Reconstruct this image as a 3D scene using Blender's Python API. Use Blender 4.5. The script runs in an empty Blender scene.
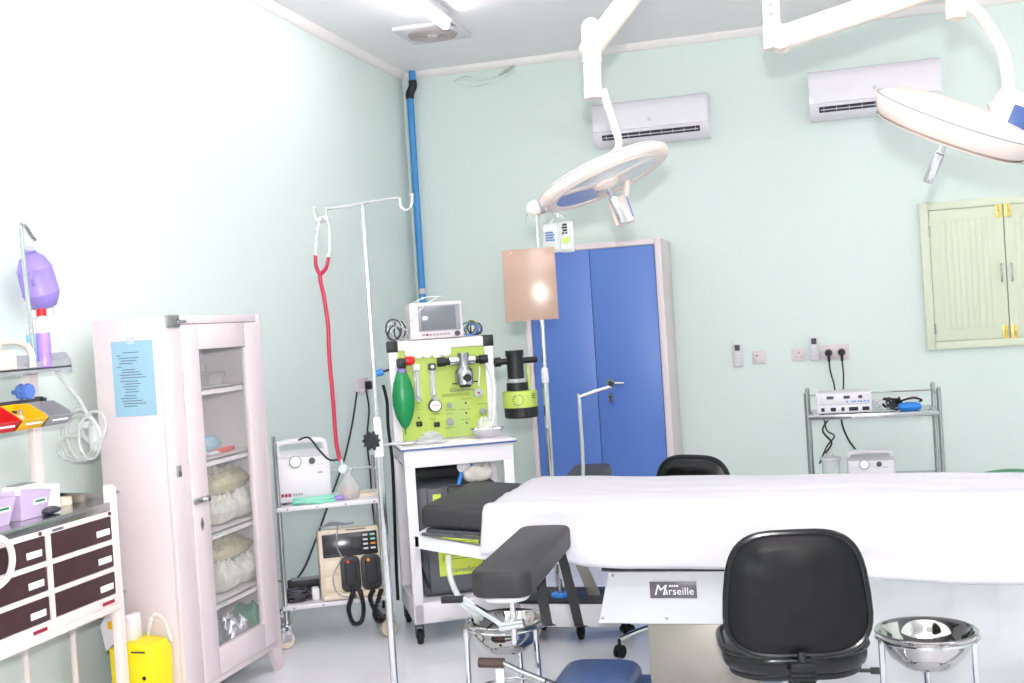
import bpy, bmesh, math, random
from mathutils import Vector, Matrix, Euler, noise
PI = math.pi
R = math.radians
rnd = random.Random(7)
SC = bpy.context.scene
COL = SC.collection

# ------------------------------------------------------------------ camera
YAW, PITCH, ROLL, FPX, EYE = R(-15.534), R(-0.881), R(-3.727), 1155.0, 1.5
_f = Vector((math.sin(YAW)*math.cos(PITCH), math.cos(YAW)*math.cos(PITCH), math.sin(PITCH)))
_r = Vector((math.cos(YAW), -math.sin(YAW), 0))
_u = _r.cross(_f)
CR = math.cos(ROLL)*_r + math.sin(ROLL)*_u
CU = -math.sin(ROLL)*_r + math.cos(ROLL)*_u
CF = _f
CAM = Vector((0, 0, EYE))

def ray(px, py):
    return CR*((px-512)/FPX) - CU*((py-341.5)/FPX) + CF
def AY(px, py, y):
    d = ray(px, py); return CAM + d*(y/d.y)
def AX(px, py, x):
    d = ray(px, py); return CAM + d*(x/d.x)
def AZ(px, py, z):
    d = ray(px, py); return CAM + d*((z-EYE)/d.z)
def AV(px, py, P, deg):
    """point on the vertical plane through P (x,y) with heading deg -> (u, z) in that plane"""
    t = R(deg); n = Vector((-math.sin(t), math.cos(t), 0)); d = ray(px, py)
    k = n.dot(Vector((P[0], P[1], 0))-CAM)/n.dot(d); p = CAM + d*k
    return ((p.x-P[0])*math.cos(t)+(p.y-P[1])*math.sin(t), p.z)

# ------------------------------------------------------------------ materials
def srgb(c):
    return tuple(((v/255)/12.92 if v/255 <= .04045 else ((v/255+.055)/1.055)**2.4) for v in c)

def mat(name, rgb, rough=.5, metal=0., spec=.5, var=.03, scale=8., bump=0., bscale=60., coat=0., alpha=1., trans=0., emit=None, ior=1.45):
    m = bpy.data.materials.new(name); m.use_nodes = True
    nt = m.node_tree; b = nt.nodes['Principled BSDF']
    c = srgb(rgb)
    b.inputs['Roughness'].default_value = rough
    b.inputs['Metallic'].default_value = metal
    b.inputs['Specular IOR Level'].default_value = spec
    b.inputs['Coat Weight'].default_value = coat; b.inputs['Coat Roughness'].default_value = .22
    b.inputs['Alpha'].default_value = alpha
    b.inputs['Transmission Weight'].default_value = trans
    b.inputs['IOR'].default_value = ior
    tc = nt.nodes.new('ShaderNodeTexCoord')
    nz = nt.nodes.new('ShaderNodeTexNoise'); nz.inputs['Scale'].default_value = scale; nz.inputs['Detail'].default_value = 4
    nt.links.new(tc.outputs['Object'], nz.inputs['Vector'])
    cr = nt.nodes.new('ShaderNodeValToRGB')
    cr.color_ramp.elements[0].position = .3; cr.color_ramp.elements[1].position = .7
    cr.color_ramp.elements[0].color = tuple(max(0, v*(1-var)) for v in c)+(1,)
    cr.color_ramp.elements[1].color = tuple(min(1, v*(1+var)) for v in c)+(1,)
    nt.links.new(nz.outputs['Fac'], cr.inputs['Fac'])
    nt.links.new(cr.outputs['Color'], b.inputs['Base Color'])
    if bump:
        n2 = nt.nodes.new('ShaderNodeTexNoise'); n2.inputs['Scale'].default_value = bscale; n2.inputs['Detail'].default_value = 3
        nt.links.new(tc.outputs['Object'], n2.inputs['Vector'])
        bp = nt.nodes.new('ShaderNodeBump'); bp.inputs['Strength'].default_value = bump; bp.inputs['Distance'].default_value = .01
        nt.links.new(n2.outputs['Fac'], bp.inputs['Height']); nt.links.new(bp.outputs['Normal'], b.inputs['Normal'])
    if emit:
        b.inputs['Emission Color'].default_value = srgb(emit[0])+(1,); b.inputs['Emission Strength'].default_value = emit[1]
    return m

M = {}
def mk(n, *a, **k): M[n] = mat(n, *a, **k)
mk('wall', (219, 231, 225), .42, bump=.04, bscale=25, var=.008, scale=1.5, spec=.3)
mk('ceiling', (249, 247, 247), .7, var=.01, scale=2)
mk('cornice', (244, 238, 236), .5, var=.01)
mk('floor', (226, 226, 232), .13, var=.02, scale=3, bump=.02, bscale=6, spec=.5)
mk('paint_white', (226, 222, 227), .35, var=.01)
mk('paint_pink', (220, 207, 209), .35, var=.012, scale=4)
mk('cab_in', (226, 212, 215), .5, var=.02)
mk('cream', (226, 211, 202), .3, var=.01)
mk('blue_paint', (88, 122, 196), .38, var=.02, scale=3)
mk('chrome', (215, 215, 218), .14, 1., var=.02)
mk('steel', (186, 186, 188), .22, 1., var=.05, scale=14)
mk('steel_br', (160, 154, 146), .42, 1., var=.09, scale=6)
mk('trolley_cream', (238, 224, 219), .35, var=.01)
mk('steel_tray', (196, 196, 200), .42, .7, var=.03)
mk('mirror', (206, 204, 200), .06, 1., var=.02)
mk('black', (26, 26, 29), .45, var=.06)
mk('black_gloss', (15, 15, 17), .25, var=.08, bump=.12, bscale=14)
mk('vinyl', (46, 45, 48), .5, spec=.35, var=.05, bump=.05, bscale=40)
mk('vinyl_dark', (14, 13, 15), .45, spec=.3, var=.06, bump=.08, bscale=18)
mk('rubber', (22, 22, 24), .7, var=.05)
mk('grey_dark', (70, 70, 78), .5, var=.05)
mk('grey_case', (92, 92, 100), .5, var=.05)
mk('grey', (150, 150, 156), .5, var=.04)
mk('lightgrey', (205, 205, 210), .45, var=.03)
mk('lime', (178, 200, 92), .4, var=.03)
mk('lime_dim', (172, 196, 110), .4, var=.03)
mk('lime_line', (120, 146, 50), .5, var=.03)
mk('yellowgreen', (206, 222, 84), .5, var=.03)
mk('yellow', (240, 220, 30), .4, var=.03)
mk('yellow_bin', (240, 184, 20), .4, var=.03)
mk('red', (206, 30, 36), .4, var=.04)
mk('red_tube', (158, 24, 56), .35, var=.04)
mk('green_bag', (22, 132, 74), .3, var=.1, scale=12, bump=.1, bscale=20)
mk('green', (44, 130, 92), .5, var=.06)
mk('mint', (140, 216, 190), .35, var=.05)
mk('purple', (150, 130, 206), .35, var=.04, bump=.04, bscale=120)
mk('lilac', (206, 186, 218), .3, var=.04)
mk('violet_liquid', (166, 132, 222), .2, var=.03)
mk('blue_liquid', (128, 196, 238), .2, var=.03)
mk('blue_knob', (92, 128, 210), .4, var=.05)
mk('blue_pipe', (64, 142, 206), .35, var=.03)
mk('blue_bright', (50, 132, 220), .5, var=.06)
mk('navy', (70, 94, 150), .35, var=.05)
mk('base_blue', (92, 116, 168), .3, var=.05)
mk('brown_drawer', (64, 38, 43), .5, var=.06, bump=.04)
mk('brown', (84, 66, 58), .5, var=.06)
mk('tan_board', (172, 142, 124), .25, var=.04, scale=3, coat=.6)
mk('paper', (242, 242, 240), .7, var=.01)
mk('paper_blue', (150, 188, 206), .7, var=.02)
mk('ink', (90, 100, 116), .7, var=.05)
mk('ink_black', (30, 32, 38), .6, var=.05)
mk('sheet', (194, 192, 198), .8, var=.006, bump=.02, bscale=220)
mk('beige', (222, 208, 186), .4, var=.02)
mk('beige_dark', (196, 180, 160), .5, var=.04)
mk('screen', (120, 124, 130), .12, var=.06, scale=3)
mk('screen_dark', (46, 44, 50), .2, var=.1)
mk('plate', (104, 98, 108), .35, .3, var=.03)
mk('shutter', (218, 224, 200), .45, var=.012)
mk('brass', (232, 206, 120), .3, .6, var=.1, scale=40)
mk('clear', (240, 243, 242), .12, var=.02, alpha=.35)
mk('clear_thin', (214, 222, 222), .08, var=.01, alpha=.4)
mk('clear_tube', (222, 226, 224), .2, var=.02, alpha=.45)
mk('clear_pack', (222, 218, 208), .1, var=.16, scale=22, bump=.5, bscale=35, alpha=.82)
mk('clear_beige', (202, 186, 150), .14, var=.16, scale=22, bump=.5, bscale=35, alpha=.9)
mk('tube_white', (226, 224, 222), .3, var=.03)
mk('pinkish', (214, 176, 160), .4, var=.1, scale=20, alpha=.8)
mk('lens_pale', (206, 212, 218), .2, var=.06, scale=80, coat=.5)
mk('lens_blue_reflect', (136, 148, 196), .2, var=.08, scale=80, coat=.5)  # reflection put into the colour: one lens bluer than the others
mk('ac_white', (234, 230, 236), .22, var=.01)
mk('ac_dark', (56, 48, 66), .6, var=.1)
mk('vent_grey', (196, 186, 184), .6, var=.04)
mk('tube_light', (255, 252, 255), .4, emit=((255, 247, 252), 15.))
mk('tube_soft', (255, 252, 255), .4, emit=((255, 247, 252), 6.))
mk('glass', (240, 246, 246), .02, var=.0, alpha=.1)
mk('stain', (190, 196, 188), .7, var=.15, scale=30)
mk('orange', (238, 150, 40), .5, var=.02)
mk('pack_purple', (214, 200, 228), .2, var=.08, bump=.3, bscale=30)
mk('foil', (200, 198, 206), .25, .7, var=.1, bump=.6, bscale=40)

# ------------------------------------------------------------------ mesh builder
class B:
    def __init__(s): s.bm = bmesh.new()
    def _xf(s, vs, mtx):
        if mtx is not None: bmesh.ops.transform(s.bm, matrix=mtx, verts=vs)
    def box(s, c, d, bev=0., mtx=None, seg=2):
        r = bmesh.ops.create_cube(s.bm, size=1.); vs = r['verts']
        bmesh.ops.scale(s.bm, vec=d, verts=vs); bmesh.ops.translate(s.bm, vec=c, verts=vs)
        if bev > 0:
            bev = min(bev, min(d)*.49)
            es = list({e for v in vs for e in v.link_edges})
            q = bmesh.ops.bevel(s.bm, geom=es, offset=bev, segments=seg, profile=.5, affect='EDGES')
            vs = list({v for v in q['verts']} | {v for f in q['faces'] for v in f.verts} | {v for v in vs if v.is_valid})
        s._xf(vs, mtx); return s
    def b2(s, a, b, bev=0., mtx=None, seg=2):
        a, b = Vector(a), Vector(b)
        return s.box((a+b)/2, tuple(abs(v) for v in (b-a)), bev, mtx, seg)
    def cyl(s, p0, p1, r0, r1=None, seg=20, caps=True):
        p0, p1 = Vector(p0), Vector(p1); r1 = r0 if r1 is None else r1
        d = p1-p0; L = d.length
        if L < 1e-6: return s
        q = d.to_track_quat('Z', 'Y').to_matrix().to_4x4()
        r = bmesh.ops.create_cone(s.bm, cap_ends=caps, segments=seg, radius1=r0, radius2=r1, depth=L)
        bmesh.ops.transform(s.bm, matrix=Matrix.Translation((p0+p1)/2) @ q, verts=r['verts'])
        return s
    def sph(s, c, r, sc=(1, 1, 1), seg=16, mtx=None):
        q = bmesh.ops.create_uvsphere(s.bm, u_segments=seg, v_segments=max(8, seg*2//3), radius=r)
        bmesh.ops.scale(s.bm, vec=sc, verts=q['verts']); bmesh.ops.translate(s.bm, vec=c, verts=q['verts'])
        s._xf(q['verts'], mtx); return s
    def tube(s, pts, r, seg=8, closed=False, smooth=6, radii=None):
        pts = [Vector(p) for p in pts]
        if smooth > 1 and len(pts) > 2:
            out = []; n = len(pts); rr = []
            rng = n if closed else n-1
            for i in range(rng):
                if closed: p0, p1, p2, p3 = (pts[(i+k-1) % n] for k in range(4))
                else: p0, p1, p2, p3 = pts[max(i-1, 0)], pts[i], pts[i+1], pts[min(i+2, n-1)]
                for k in range(smooth):
                    t = k/smooth
                    out.append(.5*((2*p1)+(p2-p0)*t+(2*p0-5*p1+4*p2-p3)*t*t+(3*p1-p0-3*p2+p3)*t**3))
                    if radii: rr.append(radii[i]*(1-t)+radii[(i+1) % n]*t)
            if not closed:
                out.append(pts[-1])
                if radii: rr.append(radii[-1])
            pts = out; radii = rr if radii else None
        n = len(pts); rings = []; prev = None
        for i, p in enumerate(pts):
            if closed: t = pts[(i+1) % n]-pts[i-1]
            else: t = pts[min(i+1, n-1)]-pts[max(i-1, 0)]
            if t.length < 1e-9: t = Vector((0, 0, 1))
            t.normalize()
            if prev is None:
                a = Vector((0, 0, 1)) if abs(t.z) < .9 else Vector((1, 0, 0))
                x = t.cross(a).normalized()
            else:
                x = prev - t*prev.dot(t)
                x = x.normalized() if x.length > 1e-6 else t.orthogonal().normalized()
            prev = x; y = t.cross(x)
            q = radii[i] if radii else r
            rings.append([s.bm.verts.new(p+(x*math.cos(2*PI*k/seg)+y*math.sin(2*PI*k/seg))*q) for k in range(seg)])
        m = n if closed else n-1
        for i in range(m):
            A, Bq = rings[i], rings[(i+1) % n]
            for k in range(seg): s.bm.faces.new((A[k], A[(k+1) % seg], Bq[(k+1) % seg], Bq[k]))
        if not closed:
            s.bm.faces.new(list(reversed(rings[0]))); s.bm.faces.new(rings[-1])
        return s
    def lathe(s, prof, seg=32, mtx=None, closed=False):
        """prof: (r, z) list revolved about z"""
        rings = []; vs = []
        for r, z in prof:
            if r < 1e-6: v = s.bm.verts.new((0, 0, z)); rings.append([v]); vs.append(v)
            else:
                q = [s.bm.verts.new((r*math.cos(2*PI*k/seg), r*math.sin(2*PI*k/seg), z)) for k in range(seg)]; rings.append(q); vs += q
        n = len(rings)
        for i in range(n if closed else n-1):
            a, b = rings[i], rings[(i+1) % n]
            for k in range(seg):
                k2 = (k+1) % seg
                if len(a) == 1 and len(b) == 1: continue
                if len(a) == 1: s.bm.faces.new((a[0], b[k2], b[k]))
                elif len(b) == 1: s.bm.faces.new((a[k], a[k2], b[0]))
                else: s.bm.faces.new((a[k], a[k2], b[k2], b[k]))
        s._xf(vs, mtx); return s
    def prism(s, poly, d, mtx=None, bev=0.):
        """poly in local xy, extruded d along z"""
        a = [s.bm.verts.new((x, y, 0)) for x, y in poly]; f = s.bm.faces.new(a)
        q = bmesh.ops.extrude_face_region(s.bm, geom=[f]); nv = [v for v in q['geom'] if isinstance(v, bmesh.types.BMVert)]
        bmesh.ops.translate(s.bm, vec=(0, 0, d), verts=nv); vs = a+nv
        if bev > 0:
            es = [e for e in {e for v in vs for e in v.link_edges} if abs(e.verts[0].co.z-e.verts[1].co.z) < 1e-7]
            qq = bmesh.ops.bevel(s.bm, geom=es, offset=bev, segments=3, profile=.5, affect='EDGES')
            vs = list({v for v in qq['verts']} | {v for f in qq['faces'] for v in f.verts} | {v for v in vs if v.is_valid})
        s._xf(vs, mtx); return s
    def grid(s, fn, nu, nv):
        g = [[s.bm.verts.new(fn(i/nu, j/nv)) for j in range(nv+1)] for i in range(nu+1)]
        for i in range(nu):
            for j in range(nv): s.bm.faces.new((g[i][j], g[i+1][j], g[i+1][j+1], g[i][j+1]))
        return s
    def pillow(s, c, L, W, H, seed=0, rough=.12, mtx=None, n=14, fine=0.):
        """soft packet lying at c (bottom centre)"""
        vs = []
        def side(sg):
            g = []
            for i in range(n+1):
                row = []
                for j in range(n+1):
                    u, v = 2*i/n-1, 2*j/n-1
                    e = (max(0, 1-u**4)*max(0, 1-v**4))**.5
                    nz = noise.noise(Vector((u*2.2+seed*3.1, v*2.2, sg+seed)))*rough*3*e + (abs(noise.noise(Vector((u*5+seed, v*5, seed*2.))))-.25)*fine*e
                    p = Vector((u*L/2*(1-.04*v*v), v*W/2*(1-.04*u*u), H/2 + sg*H/2*e*(1+(nz if sg > 0 else 0))))
                    row.append(p)
                g.append(row)
            return g
        for sg in (1, -1):
            g = side(sg); vg = [[s.bm.verts.new(p) for p in r] for r in g]
            for r in vg: vs += r
            for i in range(n):
                for j in range(n):
                    f = (vg[i][j], vg[i+1][j], vg[i+1][j+1], vg[i][j+1])
                    s.bm.faces.new(f if sg > 0 else tuple(reversed(f)))
        bmesh.ops.remove_doubles(s.bm, verts=vs, dist=1e-6)
        vs = [v for v in vs if v.is_valid]
        bmesh.ops.translate(s.bm, vec=c, verts=vs)
        s._xf(vs, mtx); return s
    def build(s, name, m, parent=None, smooth=True, ang=35, recalc=True):
        if recalc: bmesh.ops.recalc_face_normals(s.bm, faces=s.bm.faces)
        me = bpy.data.meshes.new(name); s.bm.to_mesh(me); s.bm.free()
        if smooth:
            me.shade_smooth(); me.set_sharp_from_angle(angle=R(ang))
        me.materials.append(M[m] if isinstance(m, str) else m)
        o = bpy.data.objects.new(name, me); COL.objects.link(o)
        if parent is not None: o.parent = parent
        return o

def tag(o, label=None, cat=None, group=None, kind=None):
    if label: o['label'] = label
    if cat: o['category'] = cat
    if group: o['group'] = group
    if kind: o['kind'] = kind
    return o
def thing(name, label, cat, loc=(0, 0, 0), rz=0., group=None):
    o = bpy.data.objects.new(name, None); COL.objects.link(o)
    o.empty_display_size = .05; o.location = loc; o.rotation_euler = (0, 0, rz)
    return tag(o, label, cat, group)
def struct(o): o['kind'] = 'structure'; return o
def dup(o, parent=None):
    c = o.copy(); COL.objects.link(c)
    if parent is not None: c.parent = parent
    for ch in list(o.children): dup(ch, c)
    return c
def text(name, s, size, m, parent, mtx, shear=0., width=1., bold=0.):
    cu = bpy.data.curves.new(name, 'FONT'); cu.body = s; cu.size = size; cu.shear = shear; cu.space_character = width
    cu.align_x = 'CENTER'; cu.align_y = 'CENTER'; cu.extrude = .0006; cu.offset = bold; cu.resolution_u = 3
    t = bpy.data.objects.new(name, cu); COL.objects.link(t)
    me = bpy.data.meshes.new_from_object(t, depsgraph=bpy.context.evaluated_depsgraph_get())
    bpy.data.objects.remove(t); me.transform(mtx); me.materials.clear(); me.materials.append(M[m])
    o = bpy.data.objects.new(name, me); COL.objects.link(o); o.parent = parent
    return o
def facing_y(x, y, z):   # text plane reading along +x, facing -y
    return Matrix.Translation((x, y, z)) @ Matrix.Rotation(PI/2, 4, 'X')
def axes(o, x, y, z):
    m = Matrix((x, y, z)).transposed().to_4x4(); m.translation = o; return m
def rounded(w, h, r, n=6, cx=0, cy=0):
    out = []
    for (sx, sy, a0) in ((1, 1, 0), (-1, 1, 90), (-1, -1, 180), (1, -1, 270)):
        for k in range(n+1):
            a = R(a0+90*k/n); out.append((cx+sx*(w/2-r)+r*math.cos(a), cy+sy*(h/2-r)+r*math.sin(a)))
    return out
def caster(parent, x, y, r=.03, h=None, wheel='rubber', fork='chrome', name='caster', turn=0.):
    """swivel caster: returns fork part with a wheel as its sub-part; top at z=h"""
    h = h or r*2.6
    tm = Matrix.Translation((x, y, 0)) @ Matrix.Rotation(turn, 4, 'Z') @ Matrix.Translation((-x, -y, 0))
    b = B(); b.cyl((x, y, h-.012), (x, y, h), r*.55, seg=14)
    for sx in (-1, 1): b.box((x+sx*r*.5, y+.008, (h-.012+r)/2), (.004, r*1.1, h-.012-r+.012), .001, tm)
    f = b.build(name, fork, parent)
    w = B(); w.lathe([(r*.35, -r*.36), (r*.9, -r*.36), (r, -r*.2), (r, r*.2), (r*.9, r*.36), (r*.35, r*.36)], 22,
                     tm @ Matrix.Translation((x, y+.008, r)) @ Matrix.Rotation(PI/2, 4, 'Y'), closed=True)
    w.cyl(tm @ Vector((x-r*.4, y+.008, r)), tm @ Vector((x+r*.4, y+.008, r)), r*.36, seg=12)
    w.build('wheel', wheel, f)
    return f

# ------------------------------------------------------------------ room
XL, XR, YB, YF, ZC = -2.95, 3.2, 8.06, -2.4, 3.39
def slab(n, a, b, m): return struct(B().b2(a, b).build(n, m, None, False))
slab('floor', (XL-.2, YF-.2, -.15), (XR+.2, YB+.2, 0), 'floor')
slab('ceiling', (XL-.2, YF-.2, ZC), (XR+.2, YB+.2, ZC+.15), 'ceiling')
slab('wall_left', (XL-.15, YF-.15, 0), (XL, YB+.15, ZC), 'wall')
slab('wall_back', (XL, YB, 0), (XR, YB+.15, ZC), 'wall')
slab('wall_right', (XR, YF-.15, 0), (XR+.15, YB+.15, ZC), 'wall')
slab('wall_front', (XL, YF-.15, 0), (XR, YF, ZC), 'wall')
cp = [(0, 0), (.008, 0), (.02, .008), (.034, .026), (.042, .04), (.042, .048), (0, .048)]
def cornice(n, p0, ux, L):
    # profile x -> away from wall, y -> up, extruded along the wall
    up = Vector((0, 0, 1)); along = up.cross(ux) * -1
    struct(B().prism(cp, L, axes(Vector(p0), ux, up, ux.cross(up))).build(n, 'cornice', None))
cornice('trim_1', (XL, YF, ZC-.048), Vector((1, 0, 0)), -(YB-YF))
cornice('trim_2', (XL, YB, ZC-.048), Vector((0, -1, 0)), -(XR-XL))

# peeling paint below the cornice on the back wall
t = thing('peeling_paint', 'cracked flake of peeling paint below the ceiling edge beside the blue pipe', 'wall damage', (-2.33, YB, 3.27))
b = B()
def flake(u, v):
    a = -.22 + .46*u; w = .012 + .03*math.sin(PI*min(1, u*1.15))*(.6+.4*math.sin(9*u))
    zc_ = .05*(2*u-1)**2 + .03*u - .03
    return Vector((a, -.004-.012*math.sin(PI*v)*(.4+u), zc_ + (v-.5)*w*2))
b.grid(flake, 24, 4); b.build('flake', 'wall', t)
b = B()
b.tube([(-.22, -.006, .02), (-.14, -.006, .045), (-.08, -.006, .03)], .0035, 6)
b.tube([(-.16, -.006, -.01), (-.06, -.006, -.035), (.06, -.006, -.02), (.16, -.01, .02), (.24, -.012, .07)], .004, 6)
b.tube([(.12, -.01, .02), (.2, -.012, .06), (.25, -.012, .078)], .006, 6)
b.build('crack', 'stain', t)

# ceiling exhaust fan
t = thing('exhaust_fan', 'square white ceiling exhaust fan with round grey grille', 'fan', (-2.33, 6.98, ZC))
b = B(); b.b2((-.2, -.2, -.03), (.2, .2, 0), .008); b.build('cover', 'paint_white', t)
b = B()
for r_ in (.05, .075, .1, .125, .15): b.tube([(r_*math.cos(2*PI*k/28), r_*math.sin(2*PI*k/28), -.036) for k in range(28)], .0045, 6, True, 1)
for k in range(12): b.box((.095*math.cos(k*PI/6), .095*math.sin(k*PI/6), -.034), (.115, .004, .005), mtx=Matrix.Translation((.095*math.cos(k*PI/6), .095*math.sin(k*PI/6), -.034)) @ Matrix.Rotation(k*PI/6, 4, 'Z') @ Matrix.Translation((-.095*math.cos(k*PI/6), -.095*math.sin(k*PI/6), .034)))
b.build('grille', 'vent_grey', t)
b = B(); b.cyl((0, 0, -.0305), (0, 0, -.0325), .158, seg=36); b.build('fan_back_plate', 'vent_grey', t).name = 'back_plate'  # flat grey disc behind the grille, same colour as its bars
B().lathe([(0, -.046), (.03, -.044), (.036, -.03)], 20).build('hub', 'paint_white', t)
b = B(); b.prism([(.15, -.2), (.2, -.2), (.2, -.13)], .004, Matrix.Translation((0, 0, -.034))); b.build('corner_clip', 'grey', t)

# fluorescent battens (one in view, the others light the room from outside the frame)
def batten(x, y, label, group=None, tube='tube_light'):
    t = thing('fluorescent_light', label, 'ceiling light', (x, y, ZC), 0, group)
    b = B(); b.b2((-.045, -.62, -.05), (.045, .62, 0), .006); b.build('housing', 'paint_white', t)
    b = B(); b.cyl((0, -.6, -.078), (0, .6, -.078), .022, seg=16); b.build('tube', tube, t)
    b = B()
    for s in (-1, 1): b.box((0, s*.61, -.072), (.05, .025, .05), .006)
    b.build('lamp_holder', 'paint_white', t)
    return t
batten(-2.13, 6.04, 'lit white fluorescent tube on the ceiling beside the exhaust fan', None, 'tube_soft')
for x, y, w in ((-.7, 2.6, 'left of the room centre'), (-1.0, 4.5, 'added as fill over the head end of the operating table'), (-.9, .8, 'behind the camera on the left'), (1.5, .8, 'behind the camera on the right'), (1.9, 4.3, 'over the right end of the operating table'), (2.5, 6.6, 'in the back right corner of the ceiling'), (.2, -1.1, 'above the photographer'), (.3, 1.9, 'in front of the operating table')):  # tube over the table's head end is added to brighten the machine corner
    batten(x, y, 'lit white fluorescent tube %s' % w, 'fluorescent tubes out of frame')

# blue pipe in the corner
t = thing('water_pipe', 'bright blue vertical pipe with black elbow in the room corner', 'pipe', (-2.89, YB-.055, 0))
b = B(); b.cyl((0, 0, 0), (0.012, 0, 3.2), .026, seg=18); b.build('pipe_run', 'blue_pipe', t)
b = B(); b.tube([(.012, 0, 3.19), (.012, 0, 3.225), (.03, 0, 3.26), (.04, 0, 3.285), (.04, 0, 3.32)], .031, 14); b.build('elbow', 'black', t)
b = B(); b.cyl((.04, 0, 3.31), (.04, 0, ZC), .026, seg=18); b.build('pipe_stub', 'blue_pipe', t)
b = B(); b.cyl((.006, 0, 1.76), (.006, 0, 1.8), .032, seg=18); b.b2((-.01, .0, 1.765), (.02, .055, 1.795)); b.build('clip', 'lightgrey', t)

# air conditioners
def air_con(x0, z0, w, h, label, off=0):
    t = thing('air_conditioner', label, 'air conditioner', (x0, YB, z0))
    d = .2
    prof = [(0, 0), (.11, 0), (.165, .03), (.19, .075), (d, .1), (d, h*.75), (d-.02, h*.93), (d-.06, h), (0, h)]
    Z = Vector((0, 0, 1))
    b = B(); b.prism([(p, q) for p, q in prof], w, axes(Vector((0, 0, 0)), Vector((0, -1, 0)), Z, Vector((1, 0, 0)))); b.build('body', 'ac_white', t, ang=50)
    b = B(); b.prism([(d-.004, .088), (d+.006, .092), (d+.006, h*.74), (d-.012, h*.93), (d-.05, h-.004), (d-.06, h-.02)], w-.02, axes(Vector((.01, 0, 0)), Vector((0, -1, 0)), Z, Vector((1, 0, 0)))); b.build('front_panel', 'ac_white', t, ang=50)
    # outlet slot on the sloping underside
    u = Vector((0, -.025, .045)).normalized(); n = Vector((0, -.87, -.48)).normalized()
    b = B(); b.prism([(.06, -.004), (w-.06, -.004), (w-.06, .034), (.06, .034)], .006, axes(Vector((0, -.169, .04)), Vector((1, 0, 0)), u, Vector((1, 0, 0)).cross(u))); b.build('air_outlet', 'ac_dark', t)
    b = B()
    b.cyl((.07, -.182, .049), (w-.07, -.182, .049), .0035, seg=8)
    for k in range(9):
        x = .09+(w-.18)*k/8; b.cyl((x, -.176, .04), (x, -.188, .066), .0025, seg=6)
    b.build('louver', 'lightgrey', t)
    b = B(); b.cyl((w*.5, -d-.006, h*.5), (w*.5, -d-.009, h*.5), .014, seg=18); b.build('emblem', 'lightgrey', t)
    return t
air_con(-1.512, 2.683, .79, .29, 'white wall air conditioner behind the round surgical light, nearest the blue pipe')
air_con(-.062, 2.715, .82, .31, 'white wall air conditioner above the window, beside the edge-on surgical light')

# shuttered window
t = B()
p0 = AY(919, 202.4, YB); W0, Z0, Z1 = .587, 1.15, 2.11
wf = thing('window_1', None, None, (W0, YB, Z0)); struct(wf); wf['label'] = 'pale green wooden shutter window with brass latches'
Wd, Hd = 1.02, Z1-Z0
b = B()
for a, c in (((0, -.035, 0), (.055, 0, Hd)), ((Wd-.055, -.035, 0), (Wd, 0, Hd)), ((.055, -.035, Hd-.05), (Wd-.055, 0, Hd)), ((.055, -.035, 0), (Wd-.055, 0, .05))): b.b2(a, c, .003)
b.build('window_frame', 'shutter', wf)
for k in range(2):
    xa = .058 if k == 0 else .513; xb = .507 if k == 0 else Wd-.058
    b = B(); b.b2((xa, -.03, .053), (xb, -.004, Hd-.053), .002)
    n = 9; ia, ib = xa+.06, xb-.06
    for i in range(n):
        q = (ib-ia)/n; b.b2((ia+i*q+.0006, -.033, .13), (ia+(i+1)*q-.0006, -.028, Hd-.12), .0012)
    s = b.build('shutter', 'shutter', wf)
    hx = xb-.028 if k == 0 else xa+.028
    b = B(); b.tube([(hx, -.03, .42), (hx, -.055, .425), (hx, -.055, .52), (hx, -.03, .525)], .006, 8); b.build('handle', 'steel', s)
    for zz in (.06, Hd-.12):
        b = B(); b.box((hx+(0.005 if k == 0 else -.005), -.033, zz+.03), (.036, .006, .085), .002); b.cyl((hx, -.04, zz), (hx, -.04, zz+.07), .006, seg=10); b.sph((hx, -.05, zz+.035), .009, seg=10); b.build('latch', 'brass', s)
    b = B(); sx = xa if k == 0 else xb
    for zz in (.1, Hd-.22): b.cyl((sx, -.034, zz), (sx, -.034, zz+.07), .006, seg=10)
    b.build('hinge', 'steel', s)

# sockets, switches, remotes on the back wall
def plate_on_wall(name, x, z, w, h, label, cat, group=None):
    t = thing(name, label, cat, (x, YB, z), 0, group)
    B().box((0, -.006, 0), (w, .012, h), .004).build('plate', 'paint_pink', t); return t
t = plate_on_wall('wall_switch', -.497, 1.162, .088, .088, 'square white switch plate with red mark beside the lone remote control', 'switch')
B().box((-.01, -.014, 0), (.03, .008, .05), .002).build('rocker', 'paint_white', t)
B().box((-.012, -.0185, .012), (.012, .002, .01)).build('neon', 'red_tube', t)
t = plate_on_wall('wall_switch', -.232, 1.165, .088, .088, 'square white socket plate between switch and remote control beside black plugs', 'socket')
b = B(); b.box((0, -.0125, .012), (.01, .002, .016)); b.box((-.018, -.0125, -.014), (.014, .002, .006)); b.box((.018, -.0125, -.014), (.014, .002, .006)); b.build('pin_hole', 'grey', t)
def remote(x, z, label):
    t = thing('remote_control', label, 'remote control', (x, YB, z))
    b = B(); b.box((0, -.008, -.03), (.068, .016, .11), .006); b.build('holder', 'paint_white', t)
    r_ = B().box((0, -.02, 0), (.055, .022, .165), .008).build('remote_body', 'paint_white', t)
    B().box((0, -.032, .045), (.034, .003, .04), .001).build('display', 'grey_dark', t)
    b = B()
    for i in range(3):
        for j in range(2): b.box((-.012+.024*j, -.032, -.005-.022*i), (.014, .003, .01), .001)
    b.build('button', 'lightgrey', t)
remote(-.637, 1.19, 'white air conditioner remote in a wall holder nearest the blue cabinet')
remote(-.128, 1.205, 'white air conditioner remote in a wall holder beside the two black plugs')
t = thing('power_socket', 'white double wall socket with two black plugs above the steel trolley', 'socket', (0.005, YB, 1.17))
dsock = t
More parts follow.
